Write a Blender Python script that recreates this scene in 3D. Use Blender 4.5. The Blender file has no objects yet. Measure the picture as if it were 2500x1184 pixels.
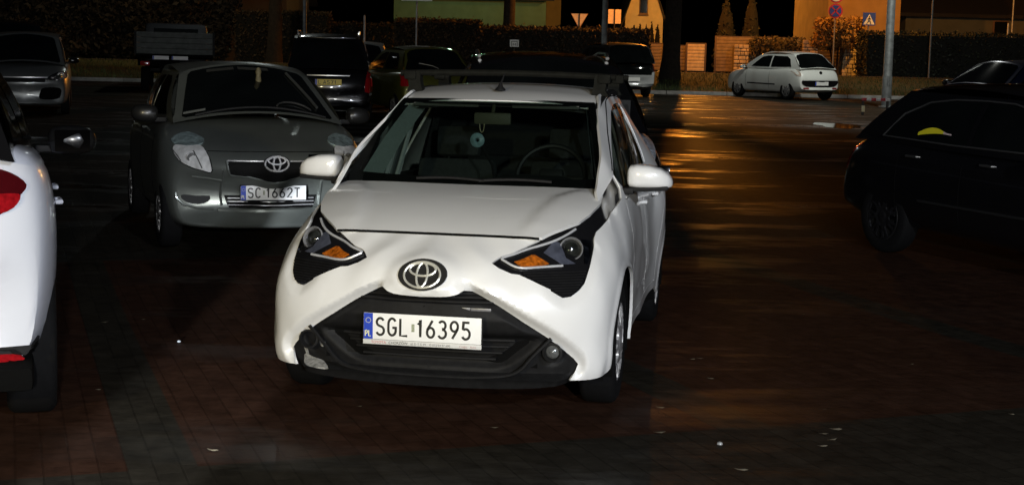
import bpy, bmesh, math, random
import numpy as np
from mathutils import Vector, Matrix
from mathutils.geometry import delaunay_2d_cdt
from mathutils.bvhtree import BVHTree
random.seed(4); rng=np.random.default_rng(4)
S=bpy.context.scene; COL=S.collection
PI=math.pi
# =====================================================================  materials
MATS={}
def nodes_of(m): 
    m.use_nodes=True; nt=m.node_tree; return nt, nt.nodes.get('Principled BSDF')
def mat(name, col, rough=.5, metal=0., coat=0., spec=.5, noise=0., nscale=30., bump=0., bscale=60., trans=0., dirt=None, aniso=0):
    if name in MATS: return MATS[name]
    m=bpy.data.materials.new(name); nt,b=nodes_of(m); N=nt.nodes; L=nt.links
    b.inputs['Base Color'].default_value=(*col,1); b.inputs['Roughness'].default_value=rough
    b.inputs['Metallic'].default_value=metal; b.inputs['Coat Weight'].default_value=coat
    b.inputs['Coat Roughness'].default_value=.06
    b.inputs['Specular IOR Level'].default_value=spec
    tc=N.new('ShaderNodeTexCoord')
    if noise:
        n=N.new('ShaderNodeTexNoise'); n.inputs['Scale'].default_value=nscale; n.inputs['Detail'].default_value=5
        L.new(tc.outputs['Object'],n.inputs['Vector'])
        r=N.new('ShaderNodeValToRGB'); r.color_ramp.elements[0].position=.3; r.color_ramp.elements[1].position=.75
        a=dirt or [c*(1-noise) for c in col]; e=col if dirt else [min(1,c*(1+noise)) for c in col]
        r.color_ramp.elements[0].color=(*a,1); r.color_ramp.elements[1].color=(*e,1)
        L.new(n.outputs['Fac'],r.inputs['Fac']); L.new(r.outputs['Color'],b.inputs['Base Color'])
    if bump:
        n2=N.new('ShaderNodeTexNoise'); n2.inputs['Scale'].default_value=bscale; n2.inputs['Detail'].default_value=3
        L.new(tc.outputs['Object'],n2.inputs['Vector'])
        bp=N.new('ShaderNodeBump'); bp.inputs['Strength'].default_value=bump; bp.inputs['Distance'].default_value=.01
        L.new(n2.outputs['Fac'],bp.inputs['Height']); L.new(bp.outputs['Normal'],b.inputs['Normal'])
    MATS[name]=m; return m
def glass_mat(name, tint, rough=.0, f0=.05):
    if name in MATS: return MATS[name]
    m=bpy.data.materials.new(name); m.use_nodes=True; nt=m.node_tree; N=nt.nodes; L=nt.links; N.clear()
    o=N.new('ShaderNodeOutputMaterial'); t=N.new('ShaderNodeBsdfTransparent'); t.inputs['Color'].default_value=(*tint,1)
    g=N.new('ShaderNodeBsdfGlossy'); g.inputs['Roughness'].default_value=rough+.02
    lw=N.new('ShaderNodeLayerWeight'); lw.inputs['Blend'].default_value=.5
    pw=N.new('ShaderNodeMath'); pw.operation='POWER'; pw.inputs[1].default_value=4.; L.new(lw.outputs['Facing'],pw.inputs[0])
    fr=N.new('ShaderNodeMath'); fr.operation='MULTIPLY_ADD'; fr.inputs[1].default_value=.85; fr.inputs[2].default_value=f0; L.new(pw.outputs[0],fr.inputs[0])
    mx=N.new('ShaderNodeMixShader'); L.new(fr.outputs[0],mx.inputs[0]); L.new(t.outputs[0],mx.inputs[1]); L.new(g.outputs[0],mx.inputs[2])
    L.new(mx.outputs[0],o.inputs[0]); MATS[name]=m; return m
def facet_mat(name, col, scale=40., rough=.12):
    """chromed lamp reflector behind a clear cover: faceted bowl"""
    if name in MATS: return MATS[name]
    m=bpy.data.materials.new(name); nt,b=nodes_of(m); N=nt.nodes; L=nt.links
    b.inputs['Metallic'].default_value=1; b.inputs['Roughness'].default_value=rough; b.inputs['Coat Weight'].default_value=.6
    tc=N.new('ShaderNodeTexCoord'); v=N.new('ShaderNodeTexVoronoi'); v.inputs['Scale'].default_value=scale
    L.new(tc.outputs['Object'],v.inputs['Vector'])
    mx=N.new('ShaderNodeMixRGB'); mx.inputs[1].default_value=(*[c*.08 for c in col],1); mx.inputs[2].default_value=(*col,1)
    L.new(v.outputs['Color'],mx.inputs[0]); L.new(mx.outputs[0],b.inputs['Base Color'])
    bp=N.new('ShaderNodeBump'); bp.inputs['Strength'].default_value=.9; bp.inputs['Distance'].default_value=.03
    sp=N.new('ShaderNodeSeparateColor'); L.new(v.outputs['Color'],sp.inputs[0])
    L.new(v.outputs['Distance'],bp.inputs['Height']); L.new(bp.outputs['Normal'],b.inputs['Normal'])
    MATS[name]=m; return m
def lamp_bowl(name,col,scale=40.):
    m=facet_mat(name,col,scale,.3); b=m.node_tree.nodes['Principled BSDF']; b.inputs['Metallic'].default_value=.15
    for n in list(m.node_tree.nodes):
        if n.type=='MIX_RGB': n.inputs[1].default_value=(*[c*.40 for c in col],1)
        if n.type=='TEX_VORONOI':
            mp=m.node_tree.nodes.new('ShaderNodeMapping'); mp.inputs['Scale'].default_value=(1.5,1,.38); l=n.inputs['Vector'].links[0]; m.node_tree.links.new(l.from_socket,mp.inputs['Vector']); m.node_tree.links.new(mp.outputs[0],n.inputs['Vector'])
    return m
M_WHITE=lambda: mat('white_paint',(.82,.82,.81),.30,coat=.9,noise=.03,nscale=3)
M_BLACKP=lambda: mat('black_plastic',(.009,.009,.0095),.6,spec=.18,noise=.25,nscale=40,bump=.12,bscale=300)
M_BLACKG=lambda: mat('black_gloss',(.008,.008,.009),.12,coat=.5)
M_GRILLE=lambda: mat('grille_black',(.005,.005,.005),.6,spec=.2)
M_RUBBER=lambda: mat('tyre_rubber',(.006,.006,.0065),.85,spec=.12,noise=.2,nscale=50)
M_CHROME=lambda: mat('chrome',(.78,.78,.79),.22,.55,noise=.06,nscale=20)
M_DARKGLASS=lambda: mat('dark_glass',(.004,.005,.005),.06,coat=.3,noise=.4,nscale=2)
M_PLATE=lambda: mat('plate_white',(.86,.86,.84),.45,noise=.03,nscale=25)
M_PLATEY=lambda: mat('plate_yellow',(.80,.62,.08),.45,noise=.05,nscale=25)
M_PBLUE=lambda: mat('plate_blue',(.01,.05,.45),.4)
M_INK=lambda: mat('plate_ink',(.006,.006,.006),.5)
M_RED=lambda: mat('lamp_red',(.30,.006,.010),.12,coat=1.,noise=.35,nscale=45)
M_ORANGE=lambda: mat('lamp_orange',(.42,.105,.008),.18,coat=1.,noise=.6,nscale=70,bump=.6,bscale=90)
M_UNDER=lambda: mat('underbody',(.004,.004,.004),.9,spec=.05)
def paint(name,col,metal=.6,rough=.3): return mat(name,col,rough,metal,coat=.7,noise=.05,nscale=4)
# =====================================================================  objects
def tag(o,label=None,cat=None,group=None,kind=None):
    if label: o['label']=label
    if cat: o['category']=cat
    if group: o['group']=group
    if kind: o['kind']=kind
    return o
def empty(name,loc=(0,0,0),rz=0.,rx=0.):
    o=bpy.data.objects.new(name,None); COL.objects.link(o); o.location=loc; o.rotation_euler=(rx,0,rz); o.empty_display_size=.2; return o
def mesh_obj(name,verts,faces,material,parent=None,smooth=True,angle=38,mats=None,fm=None):
    me=bpy.data.meshes.new(name); me.from_pydata([tuple(map(float,v)) for v in verts],[],[tuple(map(int,f)) for f in faces]); me.validate(); me.update()
    o=bpy.data.objects.new(name,me); COL.objects.link(o)
    for m in (mats or [material]): me.materials.append(m)
    if fm is not None: me.polygons.foreach_set('material_index',list(fm)[:len(me.polygons)])
    if smooth:
        me.polygons.foreach_set('use_smooth',[True]*len(me.polygons)); me.set_sharp_from_angle(angle=math.radians(angle))
    if parent: o.parent=parent
    return o
class MB:
    """collects shapes into one mesh"""
    def __init__(s): s.v=[]; s.f=[]; s.m=[]
    def add(s,v,f,mi=0):
        n=len(s.v); s.v+= [tuple(p) for p in v]; s.f+=[tuple(i+n for i in q) for q in f]; s.m+=[mi]*len(f); return s
    def box(s,c,d,rz=0.,rx=0.,ry=0.,bev=0.,mi=0):
        R=Matrix.Rotation(rz,3,'Z')@Matrix.Rotation(ry,3,'Y')@Matrix.Rotation(rx,3,'X'); c=Vector(c)
        bm=bmesh.new(); bmesh.ops.create_cube(bm,size=1.)
        for v in bm.verts: v.co=Vector((v.co.x*d[0],v.co.y*d[1],v.co.z*d[2]))
        if bev: bmesh.ops.bevel(bm,geom=bm.edges[:],offset=bev,segments=2,affect='EDGES',profile=.6)
        bm.verts.ensure_lookup_table(); bm.verts.index_update()
        s.add([c+R@v.co for v in bm.verts],[[v.index for v in f.verts] for f in bm.faces],mi); bm.free(); return s
    def tube(s,pts,r,seg=10,closed=False,caps=True,mi=0,flat=1.,up=None):
        pts=[Vector(p) for p in pts]; n=len(pts); rs=r if isinstance(r,(list,tuple)) else [r]*n
        rings=[]; prev=None
        for i,p in enumerate(pts):
            a=pts[(i-1)%n] if (closed or i>0) else p; b=pts[(i+1)%n] if (closed or i<n-1) else p
            t=(b-a).normalized()
            if up is not None: u=Vector(up)
            else: u=prev if prev is not None else (Vector((0,0,1)) if abs(t.z)<.9 else Vector((1,0,0)))
            u=(u-t*u.dot(t)).normalized(); w=t.cross(u); prev=u
            rings.append([p+(u*math.cos(k*2*PI/seg)*flat+w*math.sin(k*2*PI/seg))*rs[i] for k in range(seg)])
        v=[q for rg in rings for q in rg]; f=[]
        m=n if closed else n-1
        for i in range(m):
            for k in range(seg):
                j=(i+1)%n; f.append((i*seg+k,i*seg+(k+1)%seg,j*seg+(k+1)%seg,j*seg+k))
        if caps and not closed: f.append(tuple(range(seg))[::-1]); f.append(tuple((n-1)*seg+k for k in range(seg)))
        return s.add(v,f,mi)
    def lathe(s,prof,axis='Z',c=(0,0,0),seg=32,mi=0,closed=False):
        c=Vector(c); v=[]; f=[]
        for (r,h) in prof:
            for k in range(seg):
                a=2*PI*k/seg; x,y=r*math.cos(a),r*math.sin(a)
                v.append(c+(Vector((x,y,h)) if axis=='Z' else Vector((h,x,y)) if axis=='X' else Vector((x,h,y))))
        n=len(prof)
        for i in range(n if closed else n-1):
            j=(i+1)%n
            for k in range(seg): f.append((i*seg+k,i*seg+(k+1)%seg,j*seg+(k+1)%seg,j*seg+k))
        return s.add(v,f,mi)
    def prism(s,poly,z0,z1,fn,mi=0):
        """poly in 2D, fn(a,b,h)->3D"""
        n=len(poly); v=[fn(a,b,z0) for a,b in poly]+[fn(a,b,z1) for a,b in poly]
        f=[tuple(range(n))[::-1],tuple(range(n,2*n))]+[(i,(i+1)%n,n+(i+1)%n,n+i) for i in range(n)]
        return s.add(v,f,mi)
    def build(s,name,material,parent=None,smooth=True,angle=38,mats=None):
        o=mesh_obj(name,s.v,s.f,material,parent,smooth,angle,mats,s.m if mats else None)
        bm=bmesh.new(); bm.from_mesh(o.data); bmesh.ops.recalc_face_normals(bm,faces=bm.faces[:]); bm.to_mesh(o.data); bm.free()
        return o
# ---------------------------------------------------------------- outline -> triangulated panel
def pip(P,poly):
    x,y=P[:,0],P[:,1]; q=np.asarray(poly); n=len(q); r=np.zeros(len(P),bool); j=n-1
    for i in range(n):
        xi,yi=q[i]; xj,yj=q[j]
        c=((yi>y)!=(yj>y))&(x<(xj-xi)*(y-yi)/((yj-yi)+1e-15)+xi); r^=c; j=i
    return r
def seg_dist(P,poly,closed=True):
    q=np.asarray(poly,float); n=len(q); d=np.full(len(P),9.)
    for i in range(n if closed else n-1):
        a,b=q[i],q[(i+1)%n]; ab=b-a; t=np.clip(((P-a)@ab)/(ab@ab+1e-15),0,1)
        d=np.minimum(d,np.linalg.norm(P-(a+t[:,None]*ab),axis=1))
    return d
def resample(poly,step,closed=True):
    out=[]; n=len(poly)
    for i in range(n if closed else n-1):
        a=np.array(poly[i],float); b=np.array(poly[(i+1)%n],float); k=max(1,int(math.ceil(np.linalg.norm(b-a)/step)))
        for t in range(k): out.append(tuple(a+(b-a)*t/k))
    if not closed: out.append(tuple(poly[-1]))
    return out
def smooth_line(pts,sub=6,closed=False):
    """Catmull-Rom through points"""
    p=[np.array(q,float) for q in pts]; n=len(p); out=[]
    for i in range(n if closed else n-1):
        a=p[(i-1)%n] if closed or i>0 else p[i]*2-p[i+1]; b=p[i]; c=p[(i+1)%n]; d=p[(i+2)%n] if closed or i<n-2 else p[(i+1)%n]*2-p[i]
        for k in range(sub):
            t=k/sub; out.append(tuple(.5*((2*b)+(c-a)*t+(2*a-5*b+4*c-d)*t*t+(3*b-a-3*c+d)*t**3)))
    if not closed: out.append(tuple(p[-1]))
    return out
def cdt(outline,holes=(),step=.03,gstep=None,extra=None):
    gs=gstep or (step,step); loops=[resample(outline,step)]+[resample(h,step) for h in holes]
    V=[];E=[]
    for l in loops:
        n=len(V); V+=l; E+=[(n+i,n+(i+1)%len(l)) for i in range(len(l))]
    A=np.array(outline); lo,hi=A.min(0),A.max(0)
    gx=np.arange(lo[0]+gs[0]*.5,hi[0],gs[0]); gy=np.arange(lo[1]+gs[1]*.5,hi[1],gs[1])
    if len(gx) and len(gy):
        G=np.stack(np.meshgrid(gx,gy),-1).reshape(-1,2); k=pip(G,outline)
        for h in holes: k&=~pip(G,h)
        G=G[k]
        if len(G):
            sc=np.array([1/gs[0],1/gs[1]]); k=np.ones(len(G),bool)
            for l in loops: k&=seg_dist(G*sc,np.array(l)*sc)>.35
            V+= [tuple(g) for g in G[k]]
    for pl in (extra or []):
        n=len(V); V+=list(pl); E+=[(n+i,n+i+1) for i in range(len(pl)-1)]
    r=delaunay_2d_cdt([Vector(v) for v in V],E,[],0,1e-6)
    P=np.array([tuple(v) for v in r[0]]); T=np.array([f for f in r[2]])
    c=P[T].mean(1); k=pip(c,outline)
    for h in holes: k&=~pip(c,h)
    T=T[k]; used=np.unique(T); mp=-np.ones(len(P),int); mp[used]=np.arange(len(used))
    return P[used],mp[T]
def add_rim(o,depth):
    """turn the free border of a panel inward so that it has an edge"""
    bm=bmesh.new(); bm.from_mesh(o.data); bm.normal_update()
    be=[e for e in bm.edges if len(e.link_faces)==1]; nm={v:v.normal.copy() for e in be for v in e.verts}
    g=bmesh.ops.extrude_edge_only(bm,edges=be); nv=[x for x in g['geom'] if isinstance(x,bmesh.types.BMVert)]
    src={}
    for v in nv:
        for e in v.link_edges:
            w=e.other_vert(v)
            if w in nm: src[v]=nm[w]
    for v in nv: v.co-=src.get(v,Vector())*depth
    bm.to_mesh(o.data); bm.free(); o.data.polygons.foreach_set('use_smooth',[True]*len(o.data.polygons)); o.data.set_sharp_from_angle(angle=math.radians(40))
def panel(name,outline,fn,material,parent,holes=(),step=.03,gstep=None,offset=0.,rim=0.,mirror=False,both=False,extra=None):
    """fn(a,b)->Nx3. mirror: the x-mirrored copy; both: both halves in one mesh"""
    P,T=cdt(outline,holes,step,gstep,extra); X=np.asarray(fn(P[:,0],P[:,1]),float)
    a=X[T[:,1]]-X[T[:,0]]; b=X[T[:,2]]-X[T[:,0]]; n=np.cross(a,b)
    if n[:,1].sum()*1.+ -n[:,0].sum()*1.-n[:,2].sum() >0: T=T[:,::-1]; n=-n       # outward: -y, +x or +z
    if offset:
        vn=np.zeros_like(X)
        for k in range(3): np.add.at(vn,T[:,k],n)
        vn/=np.linalg.norm(vn,axis=1)[:,None]+1e-12; X=X+vn*offset
    if mirror: X=X*[-1,1,1]; T=T[:,::-1]
    if both:
        X[np.abs(X[:,0])<.006,0]=0.; k=len(X); X=np.concatenate([X,X*[-1,1,1]]); T=np.concatenate([T,T[:,::-1]+k])
    o=mesh_obj(name,X,T,material,parent)
    if both:
        bm=bmesh.new(); bm.from_mesh(o.data); bmesh.ops.remove_doubles(bm,verts=bm.verts[:],dist=.0008); bm.to_mesh(o.data); bm.free()
    if rim: add_rim(o,rim)
    return o
# ---------------------------------------------------------------- stroke lettering (round-ended plate type)
def arc(cx,cy,rx,ry,a0,a1,n=14): return [(cx+rx*math.cos(math.radians(a0+(a1-a0)*i/n)),cy+ry*math.sin(math.radians(a0+(a1-a0)*i/n))) for i in range(n+1)]
GL={ # unit box: x 0..1, y 0..1.75
'S':[arc(.5,1.30,.42,.38,25,255,16)+arc(.5,.46,.44,.42,82,-160,18)],
'G':[arc(.52,1.15,.44,.55,30,180,12)+arc(.52,.55,.44,.50,180,350,12)+[(.96,.80),(.55,.80)]],
'L':[[(.1,1.72),(.1,.06),(.95,.06)]],
'C':[arc(.52,1.15,.44,.55,30,180,12)+arc(.52,.57,.44,.52,180,330,12)],
'T':[[(0,1.68),(1,1.68)],[(.5,1.68),(.5,.03)]],
'1':[[(.12,1.25),(.55,1.70),(.55,.03)]],
'6':[[(.72,1.70),(.12,.80)]+arc(.5,.52,.42,.47,155,515,26)],
'9':[[(.28,.04),(.88,.95)]+arc(.5,1.23,.42,.47,-25,335,26)],
'3':[arc(.46,1.28,.40,.40,150,-90,16)+arc(.46,.47,.46,.43,90,-155,18)],
'5':[[(.88,1.68),(.18,1.68),(.13,.98)]+arc(.46,.55,.46,.50,118,-150,20)],
'2':[arc(.5,1.25,.42,.44,165,-20,14)+[(.08,.06),(.95,.06)]],
'A':[[(0,.03),(.5,1.70),(1,.03)],[(.18,.58),(.82,.58)]],
'7':[[(.05,1.68),(.95,1.68),(.40,.03)]],
'P':[[(.08,.03),(.08,1.68),(.5,1.68)]+arc(.5,1.25,.42,.43,90,-90,12)+[(.08,.82)]],
'K':[[(.08,1.72),(.08,.03)],[(.9,1.7),(.1,.75)],[(.35,1.05),(.95,.03)]],
'W':[[(0,1.7),(.25,.03),(.5,1.3),(.75,.03),(1,1.7)]],
'B':[[(.08,.03),(.08,1.68),(.45,1.68)]+arc(.45,1.28,.38,.40,90,-90,10)+[(.08,.88),(.48,.88)]+arc(.48,.46,.44,.42,90,-90,10)+[(.08,.03)]],
'0':[arc(.5,.87,.43,.83,0,360,30)],'4':[[(.7,.03),(.7,1.7),(.02,.5),(.98,.5)]],'8':[arc(.5,1.28,.38,.40,0,360,22),arc(.5,.46,.44,.43,0,360,22)],
}
def strokes(mb,text,x,y,h,w,gap,thick,fn,mi=0):
    """letters standing at x,y; h height; w width; fn(a,b)->3D"""
    for ch in text:
        if ch==' ': x+=w*.6; continue
        cw=w*(.72 if ch=='1' else 1)
        for st in GL[ch]:
            q=[np.array((x+px*cw,y+py/1.75*h)) for px,py in st]
            L=[];Rr=[]
            for i,p in enumerate(q):
                a=q[max(0,i-1)]; b=q[min(len(q)-1,i+1)]; d=b-a; d/=np.linalg.norm(d)+1e-9; nrm=np.array((-d[1],d[0]))
                k=1.
                if 0<i<len(q)-1:
                    d1=(p-q[i-1]);d1/=np.linalg.norm(d1)+1e-9; k=1/max(.55,abs(np.dot(nrm,np.array((-d1[1],d1[0])))))
                L.append(p+nrm*thick*.5*k); Rr.append(p-nrm*thick*.5*k)
            n=len(q); V=[fn(*p) for p in L]+[fn(*p) for p in Rr]
            mb.add(V,[(i,i+1,n+i+1,n+i) for i in range(n-1)],mi)
        x+=cw+gap
    return x
def text_mesh(name,body,size,material,parent,loc,rot,extr=0.,align='LEFT',sx=1.):
    c=bpy.data.curves.new(name,'FONT'); c.body=body; c.size=size; c.extrude=extr; c.align_x=align
    t=bpy.data.objects.new(name,c); COL.objects.link(t); dg=bpy.context.evaluated_depsgraph_get(); dg.update()
    me=bpy.data.meshes.new_from_object(t.evaluated_get(dg)); bpy.data.objects.remove(t); bpy.data.curves.remove(c)
    o=bpy.data.objects.new(name,me); COL.objects.link(o); me.materials.clear(); me.materials.append(material)
    o.parent=parent; o.location=loc; o.rotation_euler=rot; o.scale=(sx,1,1); return o
def emblem_rings(mb,cx,cz,w,h,fn,r,tilt=0):
    """three interlocked ovals"""
    for (ox,oz,rx,rz) in ((0,0,w,h),(0,.0*h,w*.30,h*.93),(0,.42*h,w*.72,h*.50)):
        pts=[fn(cx+ox+rx*math.cos(a),cz+oz+rz*math.sin(a)) for a in np.linspace(0,2*PI,40,endpoint=False)]
        mb.tube(pts,r,6,closed=True)
def number_plate(parent,loc,rot,text_a,text_b,w=.52,h=.114,yellow=False,frame=None,name='number_plate'):
    """plate in its own frame: x right, z up, facing -y"""
    e=MB(); e.box((0,.004,0),(w+.012,.006,h+.012),bev=.002); base=e.build(name,M_BLACKP(),parent); base.location=loc; base.rotation_euler=rot
    p=MB(); p.box((0,0,0),(w,.004,h),bev=.0015); p.build('plate_face',M_PLATEY() if yellow else M_PLATE(),base)
    b=MB(); b.box((-w/2+.021,-.0005,0),(.040,.0046,h-.002)); b.build('country_band',M_PBLUE(),base)
    k=MB(); fn=lambda a,c:(a,-.0032,c)
    lh=.078 if w>.4 else .05
    n=len(text_a)+len(text_b); x0=-w/2+.056; avail=w-.056-.018
    cw=min(.046,(avail-.035)/n*.72); gp=(avail-.03-cw*n)/max(1,n)
    x=strokes(k,text_a,x0,-lh/2,lh,cw,gp,.0105,fn); x=strokes(k,text_b,x+.026,-lh/2,lh,cw,gp,.0105,fn)
    k.build('registration',M_INK(),base,smooth=False)
    xm=x0+(cw+gp)*len(text_a)+.006
    q=MB(); q.box((xm+.002,-.0028,.0),(.013,.001,.034)); q.build('sticker',mat('sticker',(.35,.38,.27),.4,noise=.5,nscale=200),base)
    z=MB(); strokes(z,'PL',-w/2+.007,-h/2+.012,.026,.011,.004,.0045,lambda a,c:(a,-.0034,c)); 
    for i in range(12):
        a=i*PI/6; z.box((-w/2+.021+.011*math.cos(a),-.0034,h*.22+.011*math.sin(a)),(.003,.0005,.003))
    z.build('country_code',mat('plate_print',(.75,.72,.4),.5),base,smooth=False)
    return base
# ---------- smooth surfaces of the white hatchback (x: car's left, y: rearward, z: up) ----------
class RBF:
    def __init__(s, pts, vals, zs=1.0):
        s.p=np.array(pts,float)*[1,zs]; s.zs=zs; n=len(s.p)
        d=np.linalg.norm(s.p[:,None]-s.p[None],axis=-1)
        A=np.zeros((n+3,n+3)); A[:n,:n]=d**2*np.log(d+1e-9)+np.eye(n)*2e-4
        A[:n,n]=1;A[:n,n+1:]=s.p;A[n,:n]=1;A[n+1:,:n]=s.p.T
        s.w=np.linalg.solve(A,np.concatenate([vals,[0,0,0]]))
    def __call__(s,u,z):
        q=np.stack([np.asarray(u,float),np.asarray(z,float)*s.zs],-1)
        d=np.linalg.norm(q[...,None,:]-s.p,axis=-1)
        n=len(s.p)
        return (d**2*np.log(d+1e-9))@s.w[:n]+s.w[n]+q[...,0]*s.w[n+1]+q[...,1]*s.w[n+2]
def side_levels():
    P=[]
    # plan curves at several heights: list of (x,y)
    lv={
     .17:[(0,.10),(.3,.115),(.55,.165),(.68,.23),(.745,.34),(.775,.5),(.785,.8),(.785,1.6),(.785,2.5),(.775,3.05),(.72,3.36)],
     .22:[(0,.075),(.3,.09),(.55,.14),(.66,.185),(.75,.27),(.79,.42),(.797,.7),(.797,1.6),(.795,2.5),(.785,3.05),(.73,3.38)],
     .35:[(0,.03),(.3,.048),(.52,.10),(.66,.17),(.75,.26),(.79,.40),(.802,.7),(.803,1.2),(.803,1.6),(.803,2.5),(.80,3.05),(.74,3.42)],
     .48:[(0,.012),(.3,.035),(.52,.093),(.66,.165),(.748,.255),(.79,.39),(.806,.7),(.800,1.2),(.800,1.6),(.803,2.5),(.805,3.05),(.74,3.44)],
     .60:[(0,.012),(.2,.03),(.36,.068),(.52,.125),(.64,.195),(.735,.285),(.785,.42),(.807,.7),(.802,1.2),(.802,1.6),(.806,2.5),(.807,3.05),(.74,3.44)],
     .68:[(0,.025),(.2,.06),(.36,.115),(.52,.185),(.64,.265),(.725,.36),(.775,.48),(.803,.75),(.803,1.2),(.805,1.6),(.807,2.5),(.805,3.05),(.73,3.43)],
     .75:[(0,.115),(.2,.14),(.36,.18),(.50,.24),(.62,.33),(.70,.43),(.755,.55),(.793,.8),(.80,1.2),(.80,1.6),(.803,2.5),(.80,3.05),(.72,3.42)],
     .82:[(0,.27),(.2,.275),(.36,.285),(.50,.325),(.61,.42),(.68,.53),(.735,.67),(.775,.9),(.787,1.2),(.787,1.6),(.79,2.5),(.785,3.05),(.70,3.40)],
     .90:[(.60,.56),(.66,.68),(.71,.85),(.752,1.05),(.765,1.3),(.768,1.6),(.785,2.5),(.79,3.0),(.68,3.37)],
     .97:[(.62,.75),(.67,.88),(.715,1.05),(.737,1.25),(.742,1.6),(.755,2.4),(.775,2.95),(.66,3.33)],
     1.08:[(.665,1.08),(.69,1.3),(.70,1.7),(.708,2.4),(.725,2.9),(.62,3.22)],
     1.22:[(.60,1.30),(.635,1.55),(.65,1.9),(.65,2.4),(.645,2.85),(.58,3.10)],
     1.36:[(.535,1.56),(.575,1.8),(.588,2.1),(.58,2.5),(.555,2.85),(.53,2.97)],
     1.43:[(.515,1.72),(.545,1.95),(.552,2.2),(.545,2.5),(.52,2.8)],
     1.47:[(.50,1.90),(.515,2.2),(.51,2.5)],
    }
    for z,l in lv.items():
        for x,y in l: P.append((x,y,z))
    return np.array(P)
_P=side_levels(); _k=(_P[:,0]>.01)&(_P[:,0]<.37)&(_P[:,1]<.6); _P=np.concatenate([_P,_P[_k]*[-1,1,1]])
_H=RBF(np.stack([_P[:,0]+_P[:,1],_P[:,2]],-1), _P[:,0]-_P[:,1], 1.0)
def wrap(u,z):
    h=_H(u,z); return np.stack([(u+h)/2,(u-h)/2,np.asarray(z,float)+0*h],-1)
def hood(x,y):
    x=np.asarray(x,float); y=np.asarray(y,float)
    z=np.interp(y,_hy,_hz); xe=np.interp(y,[.25,.37,.475,.585,.75,.87,.985],[.50,.545,.61,.645,.672,.668,.635])
    dr=np.interp(y,[.25,.37,.475,.585,.75,.87,.985],[.006,.024,.036,.037,.035,.028,.014]); q=np.clip(np.abs(x)/xe,0,1.1)
    return np.stack([x+0*z,y+0*z,z-dr*q**5],-1)
_hy=np.linspace(.24,1.05,40); _c=np.polyfit([.25,.35,.45,.62,.8,.95,1.02],[.811,.852,.885,.930,.964,.986,.994],3); _hz=np.polyval(_c,_hy)
# =====================================================================  the white hatchback in the middle
def uc(z):
    lo,hi=-.3,.6
    for _ in range(40):
        m=(lo+hi)/2
        if wrap(np.array([m]),np.array([z]))[0,0]<0: lo=m
        else: hi=m
    return (lo+hi)/2
def uy(y,z):
    u=y+.7
    for _ in range(25): u=y+float(wrap(np.array([u]),np.array([z]))[0,0])
    return u
LAMP_OUT=[(1.86,.985),(1.81,.934),(1.622,.901),(1.472,.871),(1.299,.838),(1.211,.821),(1.160,.80),(1.106,.765),(1.039,.723),(.952,.662),(.90,.622),(.844,.594),(.790,.575),(.740,.571),(.646,.612),(.513,.665),(.473,.669),(.418,.690),(.392,.711)]
LAMP_TOP=[(.483,.741),(.647,.776),(.757,.802),(.915,.829),(1.076,.857),(1.215,.888),(1.419,.937)]
NOTCH=[(1.53,.965),(1.64,1.0),(1.74,1.028),(1.80,1.045)]
GR=[(.202,.600),(.233,.590),(.365,.525),(.488,.458),(.623,.391),(.722,.336),(.79,.296),(.822,.270),(.812,.235),(.80,.203)]
BEAK=[(.042,.570),(.09,.572),(.133,.576),(.17,.585)]
PIL=smooth_line([(1.468,.985),(1.535,1.02),(1.65,1.093),(1.838,1.195),(2.13,1.350),(2.32,1.432)],5)
WIN=[(1.86,1.005),(1.80,1.05),(1.98,1.143),(2.188,1.246),(2.43,1.345),(2.56,1.372),(2.75,1.385),(2.95,1.382),(3.10,1.36),(3.16,1.31),(3.19,1.2),(3.20,1.10),(3.19,1.045),(3.0,1.015),(2.7,.99),(2.3,.968),(2.0,.95)]
def arch(yc,zc,r,a0,a1,n=22):
    return [(uy(yc+r*math.cos(t),zc+r*math.sin(t)),zc+r*math.sin(t)) for t in np.radians(np.linspace(a0,a1,n))]
FA=arch(.705,.29,.355,190,-8); RA=arch(3.045,.29,.355,188,-10)
def body_fn(u,z):
    P=wrap(u,z); q=np.stack([u,z],-1)
    # chamfer that runs along the grille opening, widening towards the outer corner
    d=seg_dist(q,GR[1:-2],False); bw=np.interp(u,[.2,.5,1.0],[.035,.052,.085])
    t=np.clip(1-d/bw,0,1); t=t*t*(3-2*t)*.55+t*.45; P[...,1]+=.048*t*np.clip((1.09-u)/.06,0,1)
    # hollow that frames the lower tip of the lamp
    d=seg_dist(q,LAMP_OUT[7:15],False); t=np.clip(1-d/.05,0,1)**1.0; P[...,1]+=.020*t*np.clip((u-.62)/.1,0,1)
    # nose: raised oval around the badge, V shaped shoulders above the arms
    ss=lambda t:np.clip(t,0,1)**2*(3-2*np.clip(t,0,1))
    e=np.sqrt((P[...,0]/.150)**2+((z-.660)/.080)**2); P[...,1]-=.013*ss((1.25-e)/.40)
    P[...,1]-=.020*ss((.640-z)/.05)*ss((.235-P[...,0])/.09)*(z>.56)          # beak lip under the badge
    ln=(z-.635)-(np.abs(P[...,0])-.16)*.40; P[...,1]-=.005*ss(ln/.04+.5)*ss((.40-P[...,0])/.12)*ss((.80-z)/.07)
    # wheel arch lips
    for yc in (.705,3.045):
        r=np.hypot(P[...,1]-yc,z-.29); P[...,0]+=.008*np.clip(1-np.abs(r-.362)/.03,0,1)*(u>1.0)
    P[...,0]-=.012*np.exp(-((z-.40)/.06)**2)*np.clip((u-1.9)/.5,0,1)*np.clip((3.3-u)/.5,0,1)
    return P
HOODB=[(0,.257),(.24,.258),(.40,.259),(.469,.267),(.545,.37),(.61,.475),(.645,.585),(.672,.75),(.668,.87),(.635,.985),(.45,.962),(.25,.945),(0,.938)]
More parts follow.
